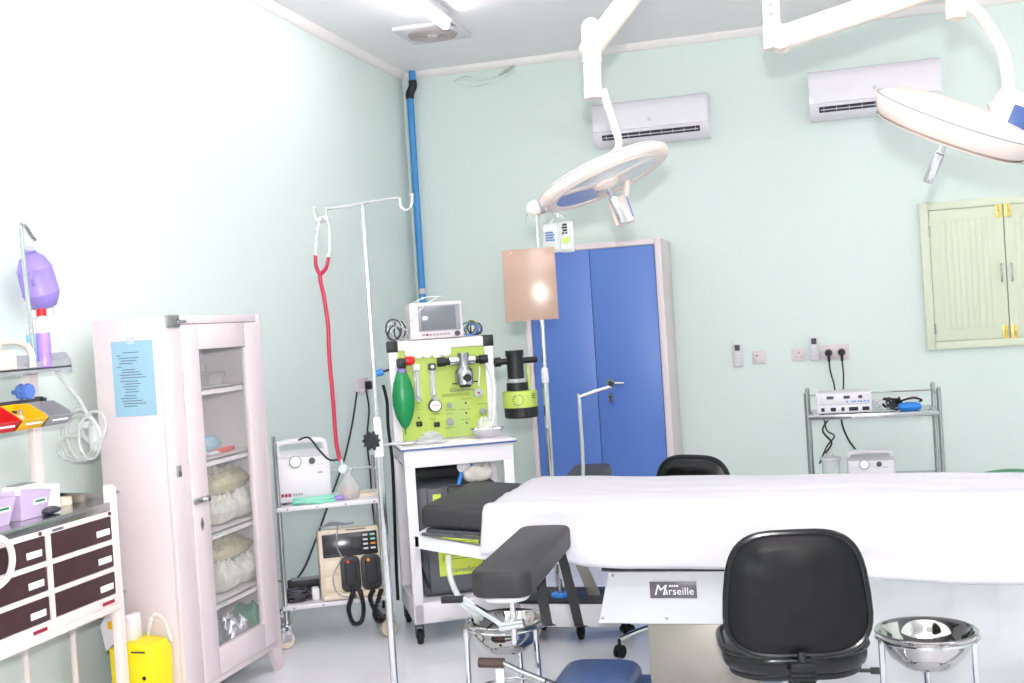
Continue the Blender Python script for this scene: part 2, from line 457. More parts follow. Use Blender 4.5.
B().box((0, -.006, 0), (.185, .012, .1), .004).build('plate', 'paint_pink', t)
for px_ in (-.042, .042):
    b = B(); b.cyl((px_, -.012, -.005), (px_, -.05, -.005), .026, .02, seg=18); b.tube([(px_, -.045, -.005), (px_, -.06, -.02), (px_, -.055, -.06)], .009, 8); b.build('plug', 'black', t)

# ------------------------------------------------------------------ blue double-door cabinet
t = thing('metal_cabinet', 'tall white steel cabinet with blue double doors against the back wall', 'cabinet', (-2.01, YB-.46, 0))
W, D, Hh = .955, .44, 2.0
b = B(); b.b2((0, .02, .05), (W, D, Hh), .004)
b.b2((0, 0, .05), (.04, .03, Hh), .004); b.b2((W-.045, 0, .05), (W, .03, Hh), .004); b.b2((.04, 0, Hh-.037), (W-.045, .03, Hh), .004); b.b2((.04, 0, .05), (W-.045, .03, .11), .004)
b.build('body', 'paint_pink', t)
for k in range(2):
    b = B(); b.b2((.043 if k == 0 else .4735, -.004, .113), (.4705 if k == 0 else W-.048, .02, Hh-.04), .004)
    dr = b.build('door', 'blue_paint', t)
    if k == 1:
        b = B(); b.cyl((.56, -.004, 1.066), (.56, -.045, 1.066), .013, seg=14); b.tube([(.56, -.04, 1.066), (.6, -.043, 1.064), (.66, -.04, 1.06)], .009, 8); b.cyl((.56, -.003, 1.066), (.56, -.01, 1.066), .024, seg=18); b.build('lever_handle', 'chrome', dr)
        b = B(); b.prism(rounded(.024, .066, .011, 5, .558, .965), .004, Matrix.Translation((0, -.0075, 0)) @ Matrix.Rotation(PI/2, 4, 'X')); b.build('key_plate', 'chrome', dr)
        b = B(); b.cyl((.558, -.007, .972), (.558, -.0135, .972), .0055, seg=10); b.b2((.5555, -.0135, .952), (.5605, -.0125, .972)); b.build('keyhole', 'black', dr)
b = B()
for sx in (.02, W-.08):
    for sy in (.03, D-.09): b.b2((sx, sy, 0), (sx+.06, sy+.06, .055), .003)
b.build('foot', 'paint_pink', t)

# ------------------------------------------------------------------ glass-front instrument cabinet
gx, gy0, gy1, gz = -2.501, 3.95, 4.755, 1.617
t = thing('instrument_cabinet', 'pale pink metal cabinet with one narrow glass window in its door', 'cabinet', (gx, gy0, 0))
L = gy1-gy0; D = .31
b = B()
b.b2((-D, 0, .11), (-.0195, .012, gz), .002); b.b2((-D, L-.012, .11), (-.0195, L, gz), .002)     # near and far sides
b.b2((-D, .012, gz-.012), (-.004, L-.012, gz), .002); b.b2((-D, .012, .11), (-.004, L-.012, .13), .002)
b.b2((-.02, 0, .11), (0, .128, gz), .003); b.b2((-.02, L-.04, .11), (0, L, gz), .003)          # face frame
b.b2((-.02, .128, gz-.032), (0, L-.04, gz), .003); b.b2((-.02, .128, .11), (0, L-.04, .138), .003)
b.build('body', 'paint_pink', t)
b = B(); b.b2((-D, .012, .13), (-D+.01, L-.012, gz-.012)); b.build('back_panel', 'cab_in', t)
for sy in (0, L-.1):      # tapered sheet-metal feet
    for sx in (-.025, -D):
        s0 = sy if sy == 0 else sy+.1
        q = [(0, .115), (.1, .115), (.045, 0), (0, 0)] if sy == 0 else [(0, .115), (-.1, .115), (-.045, 0), (0, 0)]
        b = B(); b.prism(q, .025, axes(Vector((sx, s0, 0)), Vector((0, 1, 0)), Vector((0, 0, 1)), Vector((1, 0, 0)))); b.build('foot', 'paint_pink', t)
wy0, wy1, wz0, wz1 = 4.2-gy0, 4.592-gy0, .25, 1.478
dy0, dy1, dz0, dz1 = .132, L-.043, .141, gz-.035
b = B(); b.b2((-.018, dy0, dz0), (.008, wy0, dz1), .003); b.b2((-.018, wy1, dz0), (.008, dy1, dz1), .003)
b.b2((-.018, wy0, dz0), (.008, wy1, wz0), .003); b.b2((-.018, wy0, wz1), (.008, wy1, dz1), .003)
dr = b.build('door', 'paint_pink', t)
b = B(); b.b2((-.008, wy0, wz0), (-.005, wy1, wz1)); b.build('pane', 'glass', dr)
b = B(); b.b2((.008, 4.075-gy0, .862), (.02, 4.19-gy0, .884), .004); b.cyl((.02, 4.16-gy0, .872), (.034, 4.16-gy0, .872), .012, seg=14); b.build('door_handle', 'steel', dr)
b = B(); b.prism([(-.012, 0), (0, .028), (.012, 0), (0, -.028)], .004, axes(Vector((.008, 4.07-gy0+.06, .775)), Vector((0, 1, 0)), Vector((0, 0, 1)), Vector((1, 0, 0)))); b.build('key_plate', 'steel', dr)
b = B(); b.b2((-.005, .03, gz-.045), (.008, .12, gz+.004), .003); b.cyl((.008, .12, gz-.022), (.016, .15, gz-.022), .006, seg=10); b.build('top_latch', 'steel', t)
b = B(); b.b2((-.004, .035, .985), (.01, .06, 1.03), .004); b.build('side_latch', 'steel', t)
levels = (1.287, .99, .685, .393)
for zz in levels:
    b = B(); b.b2((-D+.012, .014, zz+.02), (-.024, L-.014, zz+.03)); b.b2((-.03, .014, zz), (-.024, L-.014, zz+.03), .002)
    s = b.build('shelf', 'paint_pink', t)
    if zz < .7:
        b = B(); b.b2((-.0242, .32, zz+.008), (-.0232, .4, zz+.02)); b.build('shelf_label', 'paper', s)
        b = B()
        for i in range(6): b.b2((-.0233, .325+.012*i, zz+.011), (-.0228, .333+.012*i, zz+.017))
        b.build('print', 'ink', s)
# blue notice taped to the cabinet's near side
t = thing('notice_sheet', 'light blue printed notice taped to the near side of the glass-front cabinet', 'paper', (-2.637, gy0, 1.235))
b = B(); b.b2((-.092, -.002, 0), (.092, -.0005, .295)); b.build('sheet_of_paper', 'paper_blue', t)
b = B(); zz = .262
for i, (a, l) in enumerate(((.05, .07), (.02, .02), (.03, .09), (.04, .07), (.03, .06), (.02, .02), (.04, .06), (.04, .08), (.03, .1), (.035, .11), (.03, .08), (.05, .07), (.04, .07), (.05, .05), (.05, .06), (.045, .05), (.03, .07), (.035, .09), (.04, .1), (.04, .06))):
    zz -= .0105 if i % 5 else .014; b.b2((-.092+a, -.0026, zz), (-.092+a+l, -.0019, zz+.003))
b.build('print', 'ink', t)
b = B(); b.b2((-.02, -.003, .28), (.012, -.0018, .31)); b.build('tape', 'clear', t)

# contents of the glass cabinet
sz = [z_+.03 for z_ in levels]
t = thing('plastic_tray', 'clear smoky plastic tray on the top shelf of the glass-front cabinet', 'tray', (-2.64, 4.45, sz[0]))
b = B(); zb, zt = 0, .055
o_, i_ = (.08, .06), (.065, .045)
pts = [[(-i_[0], -i_[1]), (i_[0], -i_[1]), (i_[0], i_[1]), (-i_[0], i_[1])], [(-o_[0], -o_[1]), (o_[0], -o_[1]), (o_[0], o_[1]), (-o_[0], o_[1])]]
v0 = [b.bm.verts.new((x, y, .002)) for x, y in pts[0]]; v1 = [b.bm.verts.new((x, y, zt)) for x, y in pts[1]]
b.bm.faces.new(v0)
for k in range(4): b.bm.faces.new((v0[k], v0[(k+1) % 4], v1[(k+1) % 4], v1[k]))
b.tube([(x, y, zt) for x, y in pts[1]], .005, 6, True, 1); b.build('tray_body', mat('smoky_clear', (176, 170, 170), .15, alpha=.6), t)
t = thing('plastic_jar', 'small clear jar behind the smoky tray on the top shelf', 'jar', (-2.74, 4.6, sz[0]))
B().lathe([(0, 0), (.035, 0), (.035, .09), (.028, .1), (.028, .12), (0, .12)], 20).build('jar_body', 'clear', t)
B().lathe([(0, .12), (.03, .12), (.03, .135), (0, .135)], 20).build('lid', 'clear', t)
t = thing('marker', 'red marker lying on the second shelf of the glass-front cabinet', 'pen', (-2.585, 4.5, sz[1]+.001))
b = B(); b.cyl((0, -.08, .012), (0, .06, .012), .0115, seg=14); b.build('barrel', 'red', t)
b = B(); b.cyl((0, .06, .012), (0, .085, .012), .0105, seg=14); b.build('cap', 'red_tube', t)
t = thing('packet', 'pale blue packet on the second shelf behind the red marker', 'packet', (-2.69, 4.53, sz[1]))
B().pillow((0, 0, 0), .1, .12, .07, 3).build('pouch', 'paper_blue', t)
t = thing('packet', 'flat green and white packet on the second shelf under the red marker\'s end', 'packet', (-2.6, 4.38, sz[1]))
B().pillow((0, 0, 0), .1, .09, .022, 5).build('pouch', 'lightgrey', t)
B().box((0, 0, .02), (.05, .03, .006), .002).build('stripe', 'green', t)
def packs(zz, nm, k0, rows):
    for i, (x, y, z_, l, w, h, m, lab) in enumerate(rows):
        t = thing('tubing_packet', lab, 'packet', (x, y, zz+z_), 0, nm)
        B().pillow((0, 0, 0), w, l, h, k0+i, .2, None, 26, 1.3).build('pouch', m, t, ang=25)
        b = B()
        for k in range(3): b.tube([(-w*.3+.02*k, -l*.32, h*.55+.012*k), (0.02*k-.01, 0, h*.75), (w*.2, l*.3-.02*k, h*.6)], .007, 6)
        b.build('coiled_tube', 'clear_tube', t)
packs(sz[2], 'tubing packets on the third shelf', 11, [(-2.65, 4.46, 0, .17, .22, .12, 'clear_pack', 'clear tubing packet at the near end of the third shelf'), (-2.65, 4.645, 0, .17, .22, .13, 'clear_pack', 'clear tubing packet at the far end of the third shelf'), (-2.67, 4.55, .115, .34, .19, .11, 'clear_beige', 'beige tubing packet lying on top of the two packets on the third shelf')])
packs(sz[3], 'tubing packets on the fourth shelf', 21, [(-2.65, 4.46, 0, .17, .22, .13, 'clear_pack', 'clear tubing packet at the near end of the fourth shelf'), (-2.65, 4.645, 0, .17, .22, .12, 'clear_pack', 'clear tubing packet at the far end of the fourth shelf'), (-2.67, 4.55, .12, .34, .18, .09, 'clear_beige', 'beige tubing packet lying on top of the packets on the fourth shelf')])
t = thing('glove_packet', 'shiny silver and purple packet in the bottom of the glass-front cabinet', 'packet', (-2.61, 4.5, .131))
B().pillow((0, 0, 0), .14, .2, .16, 31, .2, None, 24, .9).build('pouch', 'foil', t)
B().box((.065, -.01, .075), (.012, .12, .06), .004).build('label_panel', 'pack_purple', t)
b = B()
for i in range(5): b.b2((.0705, -.055+.02*i, .065), (.0725, -.043+.02*i, .088))
b.build('print', 'navy', t)
t = thing('cloth_bundle', 'folded green cloth at the far end of the cabinet bottom', 'cloth', (-2.62, 4.675, .131))
B().pillow((0, 0, 0), .16, .12, .17, 41, .2).build('cloth', 'green', t)
t = thing('dark_bag', 'dark bag lying behind the silver packet in the cabinet bottom', 'bag', (-2.745, 4.5, .131))
B().pillow((0, 0, 0), .09, .22, .2, 43, .2).build('pouch', 'grey_dark', t)

# ------------------------------------------------------------------ drawer trolley with raised tray
TX = -2.62
t = thing('emergency_trolley', 'cream hospital trolley with six brown drawers and a raised steel tray', 'trolley', (TX, 3.73, 0))
Y0 = -.98                       # near end (outside the frame)
b = B()
b.b2((-.025, -.02, .05), (.005, .012, 1.0), .005)
b.build('leg', 'trolley_cream', t)
for x, y in ((-.03, .05), (-.25, .05), (-.25, -.22), (-.02, Y0), (-.25, Y0)):
    b = B(); b.cyl((x, y, .05), (x, y, .985 if y > 0 and x > -.1 else .9), .0125, seg=14); b.build('leg', 'trolley_cream', t)
b = B(); b.b2((-.012, Y0, .535), (.012, .0, .56), .004); b.cyl((-.25, Y0, .5), (-.25, .05, .5), .011, seg=12); b.b2((-.255, .035, .49), (-.02, .06, .52), .006); b.cyl((-.25, .05, .93), (-.02, .05, .93), .01, seg=12)
b.cyl((-.25, Y0, .16), (-.25, .05, .16), .011, seg=12); b.build('frame_rail', 'trolley_cream', t)
b = B(); b.cyl((-.03, .05, .96), (-.03, .085, .96), .006, seg=10); b.cyl((-.03, .05, .58), (-.03, .085, .58), .006, seg=10); b.build('bolt', 'steel', t)
for x, y in ((-.01, -.01), (-.25, .05), (-.25, Y0), (-.01, Y0)): caster(t, x, y, .025, .055)
# steel tray
b = B(); b.b2((-.27, Y0-.02, .925), (0, 0, .933)); b.b2((-.004, Y0-.02, .905), (.004, -.018, .937), .002)
b.b2((-.274, Y0-.02, .925), (-.27, 0, .975)); b.prism([(-.274, .925), (-.0, .925), (-.0, .968), (-.274, .975)], .004, axes(Vector((0, 0, 0)), Vector((1, 0, 0)), Vector((0, 0, 1)), Vector((0, -1, 0)))); b.build('tray', 'steel', t)
# drawer carcase
dz0, dz1 = .56, .905
cols = ((-.735, -.385), (-.365, -.005))
b = B(); b.b2((-.26, -.97, dz0), (-.012, -.003, dz1), .002)
for y0, y1 in ((-.385, -.365), (-.76, -.735), (-.018, -.002), (-.98, -.965)): b.b2((-.012, y0, dz0), (.006, y1, dz1), .002)
drz = ((.798, .885), (.697, .78), (.596, .679))
for a, c in ((.885, .905), (.78, .798), (.679, .697), (.56, .596)): b.b2((-.012, -.97, a), (.004, -.002, c), .002)
b.build('drawer_carcase', 'trolley_cream', t)
for yk in (-.03, -.42):
    b = B(); b.cyl((.004, yk, .896), (.009, yk, .896), .007, seg=14); b.build('lock', 'brown', t)
for y0, y1 in cols:
    for a, c in drz:
        b = B(); b.b2((-.2, y0+.004, a+.002), (.002, y1-.006, c-.002), .003); d_ = b.build('drawer', 'brown_drawer', t)
        b = B(); b.b2((.002, y1-.105, a+.022), (.0045, y1-.028, a+.045), .0008); b.build('label_holder', 'paper', d_)
    b = B(); b.b2((.004, y1-.1, dz0+.008), (.0056, y1-.03, dz0+.02)); b.build('maker_label', 'red_tube', t)
    b = B(); b.b2((.004, y0+.012, .89), (.0056, y0+.07, .898)); b.build('name_strip', 'ink', t)
# upper structure
b = B(); b.b2((-.26, -.118, .93), (-.228, -.07, 1.46), .006); b.build('rear_post', 'trolley_cream', t)
b = B(); b.b2((-.25, -.8, .93), (-.228, -.76, 1.46), .006); b.build('rear_post', 'trolley_cream', t)
b = B(); b.b2((-.25, -.84, 1.447), (-.13, -.005, 1.452)); b.b2((-.134, -.84, 1.435), (-.13, -.005, 1.476)); b.b2((-.25, -.84, 1.447), (-.246, -.005, 1.5)); b.prism([(-.25, 1.447), (-.13, 1.447), (-.13, 1.478), (-.15, 1.504), (-.25, 1.504)], .004, axes(Vector((0, -.005, 0)), Vector((1, 0, 0)), Vector((0, 0, 1)), Vector((0, -1, 0)))); b.build('raised_tray', 'steel_tray', t)
b = B(); b.tube([(-.138, -.2, 1.45), (-.138, -.212, 1.7), (-.138, -.224, 1.94), (-.138, -.22, 1.96), (-.138, -.2, 1.962), (-.138, -.17, 1.93), (-.138, -.15, 1.915)], .008, 10); b.build('hook_rod', 'chrome', t)
b = B(); b.b2((-.22, -.84, 1.326), (-.205, -.06, 1.34), .002); b.b2((-.24, -.1, 1.3), (-.205, -.08, 1.345)); b.build('bin_rail', 'grey_dark', t)
b = B(); b.lathe([(0, 0), (.028, 0), (.03, .01), (.024, .02), (.03, .03), (.028, .045), (0, .045)], 8, Matrix.Translation((-.21, -.2, 1.37)) @ Matrix.Rotation(PI/2, 4, 'Y')); b.cyl((-.24, -.2, 1.37), (-.2, -.2, 1.37), .008, seg=10); b.cyl((-.238, -.2, 1.37), (-.238, -.1, 1.37), .006, seg=8); b.build('clamp_knob', 'blue_knob', t)

def storage_bin(y, m, label, Wb=.135):
    t = thing('storage_bin', label, 'storage bin', (-2.8, y, 1.245), 0, 'open-fronted bins under the raised tray')
    b = B(); h = .085; d0, d1, dl = 0, .14, .105
    def sh(x, inset): return [(0+inset, .002+inset), (dl, .002+inset), (d1, .03), (d1-.02, .045), (dl-.03, h), (0+inset, h)]
    b.b2((0, -Wb/2, 0), (.004, Wb/2, h)); b.b2((0, -Wb/2, 0), (dl, Wb/2, .004))
    for s in (-1, 1):
        b.prism([(0, 0), (dl, 0), (d1, .035), (d1-.02, .05), (.06, h), (0, h)], .004, axes(Vector((0, s*(Wb/2-.002)+.002, 0)), Vector((1, 0, 0)), Vector((0, 0, 1)), Vector((0, -1, 0))))
    b.prism([(dl-.004, 0), (dl, 0), (d1, .035), (d1-.004, .037)], Wb, axes(Vector((0, Wb/2, 0)), Vector((1, 0, 0)), Vector((0, 0, 1)), Vector((0, -1, 0))))
    b.build('bin_body', m, t)
    B().b2((d1-.022, -Wb*.3, .017), (d1-.0185, Wb*.3, .023), mtx=Matrix.Translation((.012, 0, 0))).build('label_strip', 'paper', t)
    return t
storage_bin(3.25, 'red', 'red open-fronted storage bin beside the yellow one')
storage_bin(3.39, 'yellow_bin', 'yellow open-fronted storage bin holding small clear vials')
storage_bin(3.53, 'grey', 'grey open-fronted storage bin at the end nearest the cabinet')
for i, (dx, dy) in enumerate(((.045, -.03), (.05, .005), (.048, .038))):
    t = thing('vial', 'small clear capped vial lying in the yellow storage bin', 'vial', (-2.8+dx, 3.39+dy, 1.2505), 0, 'vials in the yellow bin')
    B().lathe([(0, 0), (.013, 0), (.013, .035), (.007, .043), (.007, .05), (0, .05)], 14).build('glass_body', 'clear', t)
    B().lathe([(0, .05), (.009, .05), (.009, .06), (0, .06)], 14).build('cap', 'grey' if i != 1 else 'brown_drawer', t)

# resuscitator bag + mask on the rod
t = thing('resuscitator_bag', 'purple ribbed resuscitator bag hanging on the trolley rod', 'resuscitator', (-2.84, 3.685, 1.775))
mx = Matrix.Rotation(R(17), 4, 'X') @ Matrix.Diagonal((.9, .9, 1, 1))
b = B(); b.lathe([(0, -.105), (.035, -.104), (.05, -.1), (.068, -.066), (.074, -.05), (.0755, -.046), (.073, -.042), (.071, .03), (.07, .045), (.071, .048), (.068, .052), (.05, .088), (.032, .1), (.024, .108), (0, .108)], 28, mx); b.build('bag', 'purple', t, ang=50)
b = B(); b.lathe([(0, .11), (.024, .11), (.024, .128), (.018, .13), (0, .13)], 18, mx); b.build('valve', 'purple', t)
b = B(); b.lathe([(0, -.135), (.03, -.135), (.033, -.125), (.033, -.1), (0, -.1)], 18, mx); b.build('collar', 'clear', t)
b = B(); b.tube([(.03, -.065, -.02), (.05, -.1, .0), (.03, -.065, .04)], .006, 6); b.build('strap', 'purple', t)
b = B(); b.tube([(0, .045, -.125), (.005, .06, -.2), (-.02, .08, -.3)], .009, 8); b.build('reservoir_tube', 'clear', t)
t = thing('face_mask', 'clear plastic face mask hooked on top of the trolley rod', 'mask', (-2.79, 3.625, 1.955))
b = B(); mm = Matrix.Rotation(R(55), 4, 'X') @ Matrix.Rotation(R(15), 4, 'Y')
b.lathe([(.012, .07), (.02, .06), (.04, .045), (.056, .015), (.06, 0), (.068, -.005), (.07, -.012), (.062, -.014)], 24, mm @ Matrix.Diagonal((1, 1.25, 1, 1))); b.build('mask_cup', 'clear_thin', t)
b = B(); b.lathe([(.012, .07), (.016, .07), (.016, .09), (.012, .09)], 18, mm, True); b.build('connector', 'clear', t)
def bottle(x, y, m, cap, label, tall=.13):
    t = thing('spray_bottle', label, 'bottle', (x, y, 1.452))
    B().lathe([(0, 0), (.021, 0), (.024, .004), (.024, tall), (.0235, tall+.001)], 24).build('bottle_fill', m, t)
    B().lathe([(.024, tall), (.024, tall+.02), (.019, tall+.05), (.014, tall+.058), (.014, tall+.065)], 24).build('bottle_shoulder', 'clear', t)
    B().lathe([(0, tall+.062), (.017, tall+.062), (.017, tall+.085), (.014, tall+.088), (0, tall+.088)], 20).build('cap', cap, t)
bottle(-2.795, 3.58, 'blue_liquid', 'paper', 'bottle of pale blue liquid behind the violet one on the raised tray', .12)
bottle(-2.755, 3.582, 'violet_liquid', 'red', 'bottle of violet liquid with red cap on the raised tray', .125)
t = thing('instrument_case', 'cream handled case at the frame edge on the raised tray', 'case', (-2.78, 3.33, 1.452))
B().box((0, 0, .035), (.13, .12, .07), .012).build('case_body', 'cream', t)
b = B(); b.tube([(0.05, -.02, .095), (.05, .05, .1), (.05, .12, .085), (.05, .15, .05), (.05, .153, .005)], .012, 8); b.build('hose_arm', 'cream', t)
B().tube([(.05, -.02, .07), (.05, -.02, .098)], .012, 8, smooth=1).build('neck', 'cream', t)

# coiled breathing tube hung between trolley and cabinet
t = thing('breathing_tube', 'coil of clear breathing tube hanging beside the trolley end', 'tubing', (-2.78, 3.85, 1.2))
b = B()
b.tube([(-.04, -.14, .25), (-.06, -.08, .22), (-.02, -.03, .12), (.01, 0, .02)], .009, 8)
for k, (rx, rz_, cx_, cz_, a0) in enumerate(((.075, .085, -.05, -.03, 0), (.06, .1, -.03, -.02, 1), (.09, .05, -.05, -.07, 2.), (.055, .06, .045, .01, 3), (.04, .08, .03, -.03, 4.))):
    b.tube([(cx_+rx*math.cos(a0+2*PI*i/12), -.012*k+.01*math.sin(3*a0+2*PI*i/12), cz_+rz_*math.sin(a0+2*PI*i/12)) for i in range(12)], .0085-.0008*k, 8, True, 3)
b.build('tube_coil', 'clear_tube', t)
B().lathe([(.0, -.05), (.022, -.05), (.024, .03), (.016, .045), (0, .045)], 18, Matrix.Translation((.04, -.03, -.03))).build('filter_cup', 'clear', t)
b = B(); b.box((.005, -.03, .02), (.05, .04, .03), .01); b.build('connector', 'clear', t)

# things on the steel tray top
def tub(y, label):
    t = thing('plastic_tub', label, 'tub', (-2.765, y, .934), 0, 'lilac tubs on the trolley top')
    b = B()
    v0 = [b.bm.verts.new((sx*.05, sy*.062, .0)) for sx, sy in ((-1, -1), (1, -1), (1, 1), (-1, 1))]
    v1 = [b.bm.verts.new((sx*.068, sy*.082, .09)) for sx, sy in ((-1, -1), (1, -1), (1, 1), (-1, 1))]
    v2 = [b.bm.verts.new((sx*.062, sy*.076, .09)) for sx, sy in ((-1, -1), (1, -1), (1, 1), (-1, 1))]
    v3 = [b.bm.verts.new((sx*.046, sy*.058, .004)) for sx, sy in ((-1, -1), (1, -1), (1, 1), (-1, 1))]
    b.bm.faces.new(v0[::-1]); b.bm.faces.new(v3)
    for A_, C_ in ((v0, v1), (v1, v2), (v2, v3)):
        for k in range(4): b.bm.faces.new((A_[k], A_[(k+1) % 4], C_[(k+1) % 4], C_[k]))
    b.build('tub_body', 'lilac', t)
    b = B(); b.b2((-.062, -.07, .03), (-.02, .05, .075), .01); b.build('contents', 'paper', t)
    b = B(); b.box((.0625, .025, .055), (.002, .07, .018), mtx=None); b.build('label_strip', 'paper', t)
    b = B(); b.box((.0637, .025, .057), (.0014, .05, .008)); b.build('print', 'green', t)
tub(3.225, 'lilac plastic tub cut off by the frame edge')
tub(3.41, 'lilac plastic tub in front of the white box on the trolley top')
t = thing('carton', 'white cardboard carton behind the lilac tubs', 'box', (-2.85, 3.53, .934)); B().box((0, 0, .05), (.06, .14, .1), .002).build('carton_body', 'paper', t); B().box((0, 0, .1015), (.05, .1, .003)).build('carton_flap', 'grey', t)
t = thing('paper_roll', 'upright white paper roll beside the carton', 'roll', (-2.79, 3.6, .934)); B().lathe([(.014, 0), (.035, 0), (.036, .002), (.036, .088), (.035, .09), (.014, .09)], 24, closed=True).build('roll_body', 'paper', t)
t = thing('tape_roll', 'small cream tape roll near the tray end', 'roll', (-2.8, 3.69, .934)); B().lathe([(.018, 0), (.03, 0), (.03, .028), (.018, .028)], 24, closed=True).build('roll_body', 'beige', t)
t = thing('pouch', 'small dark pouch on the steel tray between tub and paper roll', 'pouch', (-2.71, 3.49, .934)); B().pillow((0, 0, 0), .05, .08, .025, 51).build('pouch_body', 'grey_dark', t)
t = thing('suction_hose', 'loop of white hose hanging in front of the left drawers', 'hose', (TX+.03, 3.075, .83))
B().tube([(0.02, -.3, .09), (.01, -.1, .1), (.0, 0, .1), (0, .055, .06), (0, .06, .0), (0, .02, -.045), (.01, -.1, -.06), (.02, -.3, -.04), (0.03, -.42, .12), (-.02, -.4, .4), (-.16, -.3, .63)], .011, 10).build('hose_tube', 'tube_white', t)

# yellow sharps bin on the floor
t = thing('sharps_bin', 'yellow sharps bin with white lid standing beside the cabinet', 'bin', (-2.635, 3.872, 0))
b = B(); b.prism([(-.09, 0), (.08, 0), (.092, .335), (.07, .37), (-.02, .385), (-.1, .36)], .14, axes(Vector((0, .07, 0)), Vector((1, 0, 0)), Vector((0, 0, 1)), Vector((0, -1, 0))), .01); b.build('bin_body', 'yellow', t)
b = B(); b.prism([(-.13, .34), (-.06, .4), (-.05, .5), (-.115, .49), (-.15, .44)], .012, axes(Vector((0, -.03, 0)), Vector((1, 0, 0)), Vector((0, 0, 1)), Vector((0, -1, 0))), .003); b.b2((-.05, -.04, .37), (-.01, .03, .48), .008); b.build('lid', 'paint_white', t)
b = B(); b.tube([(0, .05, .375), (.02, .05, .45), (.07, .05, .45), (.1, .05, .36)], .009, 8); b.build('handle', 'clear', t)
b = B(); b.b2((-.045, -.048, .37), (-.035, -.04, .45)); b.b2((-.11, -.048, .43), (-.085, -.042, .46)); b.build('lid_latch', 'yellow_bin', t)
b = B()
for i in range(5): b.box((.02+.016*i, -.0705, .2+.006*i), (.009, .002, .012), mtx=None)
b.cyl((.05, -.07, .25), (.05, -.072, .25), .008, seg=12); b.build('print', 'ink_black', t)
b = B(); b.b2((.0, -.0706, .345), (.06, -.069, .352)); b.build('slot', 'brown', t)

# ------------------------------------------------------------------ white two-shelf trolley by the left wall
QT, TT = (-2.63, 5.06), 28
def in_frame(P, deg, u, v, z=0):
    a = R(deg); return Vector((P[0]+u*math.cos(a)-v*math.sin(a), P[1]+u*math.sin(a)+v*math.cos(a), z))
t = thing('service_trolley', 'white two-shelf trolley between the glass-front cabinet and the green machine', 'trolley', (QT[0], QT[1], 0), R(TT))
for u in (0, .5):
    for v in (0, .36):
        b = B(); b.cyl((u, v, .11), (u, v, 1.0 if u == 0 else .86), .011, seg=14); b.build('post', 'chrome', t)
        caster(t, u, v, .042, .115, 'beige', turn=1.9)
for zz in (.182, .662):
    b = B(); b.b2((-.012, -.012, zz), (.512, .372, zz+.022), .004); s = b.build('shelf', 'paint_white', t)
    b = B()
    for k in range(4): b.cyl((.04+.14*k, -.0125, zz+.011), (.04+.14*k, -.015, zz+.011), .005, seg=10)
    b.build('screw', 'grey', s)
b = B(); b.cyl((0, .36, .8), (.5, .36, .8), .006, seg=10); b.cyl((0, 0, .8), (0, .36, .8), .006, seg=10); b.cyl((.5, 0, .8), (.5, .36, .8), .006, seg=10); b.build('guard_rail', 'chrome', t)

def suction_unit(P, deg, u, v, z, label, w=.255, h=.275, logo=True):
    p = in_frame(P, deg, u, v, z)
    t = thing('suction_unit', label, 'suction pump', p, R(deg))
    d = .19; hb = h*.78
    b = B(); b.b2((0, 0, .008), (w, d, hb), .014); b.b2((.012, -.006, .02), (w-.012, 0, hb-.045), .004); b.build('body', 'paint_white', t)
    b = B(); k = hb-.002   # sloped head with a carrying handle
    b.prism([(0, 0), (d, 0), (d, h*.06), (d*.6, h*.06)], w, axes(Vector((0, 0, k)), Vector((0, 1, 0)), Vector((0, 0, 1)), Vector((1, 0, 0))), .004); b.build('control_head', 'paint_white', t)
    b = B(); b.tube([(.012, .12, k), (.014, .12, h*.93), (.04, .12, h*.985), (w/2, .12, h), (w-.04, .12, h*.985), (w-.014, .12, h*.93), (w-.012, .12, k)], .014, 10); b.build('handle', 'paint_white', t)
    q = Matrix.Translation((w*.36, -.004, hb-.026)) @ Matrix.Rotation(R(80), 4, 'X')
    b = B(); b.lathe([(0, 0), (.03, 0), (.03, .012), (.026, .014), (0, .008)], 24, q); g = b.build('gauge', 'grey', t)
    b = B(); b.lathe([(0, .009), (.025, .0145)], 24, q); b.build('dial', 'paper', g)
    b = B(); b.lathe([(0, 0), (.016, 0), (.014, .02), (0, .02)], 14, Matrix.Translation((w*.67, -.004, hb-.026)) @ Matrix.Rotation(R(80), 4, 'X')); b.build('knob', 'grey_dark', t)
    b = B(); b.b2((w*.76, -.0075, hb*.62), (w*.85, -.0058, hb*.65)); b.build('print', 'grey', t)
    if logo:
        b = B()
        for i in range(3): b.b2((.016+.017*i, -.0075, .04), (.03+.017*i, -.0058, .056))
        b.build('red_logo', 'red_tube', t)
        b = B()
        for i in range(4): b.b2((.072+.013*i, -.0075, .044), (.081+.013*i, -.0058, .054))
        b.build('lettering', 'grey', t)
    b = B()
    for a in (.03, w-.03):
        for c in (.03, d-.03): b.cyl((a, c, 0), (a, c, .01), .01, seg=12)
    b.build('foot', 'rubber', t)
    return t
suc = suction_unit(QT, TT, .0, .06, .684, 'white suction unit with red logo on the white trolley beside the cabinet', .262, .3)
p = in_frame(QT, TT, .17, .025, .685)
t = thing('tubing_coil', 'mint green tubing coil in front of the suction unit on the white trolley', 'tubing', p, R(TT))
b = B(); b.tube([(.1*math.cos(2*PI*k/20), .022*math.sin(2*PI*k/20), .011+.004*math.sin(4*PI*k/20)) for k in range(20)], .0095, 8, True, 2)
b.tube([(.095*math.cos(2*PI*k/20), .018*math.sin(2*PI*k/20), .026+.003*math.sin(4*PI*k/20+1)) for k in range(20)], .0085, 8, True, 2)
b.build('tube_coil', 'mint', t)
b = B(); b.cyl((.1, -.0, .016), (.145, .004, .016), .011, seg=12); b.build('connector', 'purple', t)
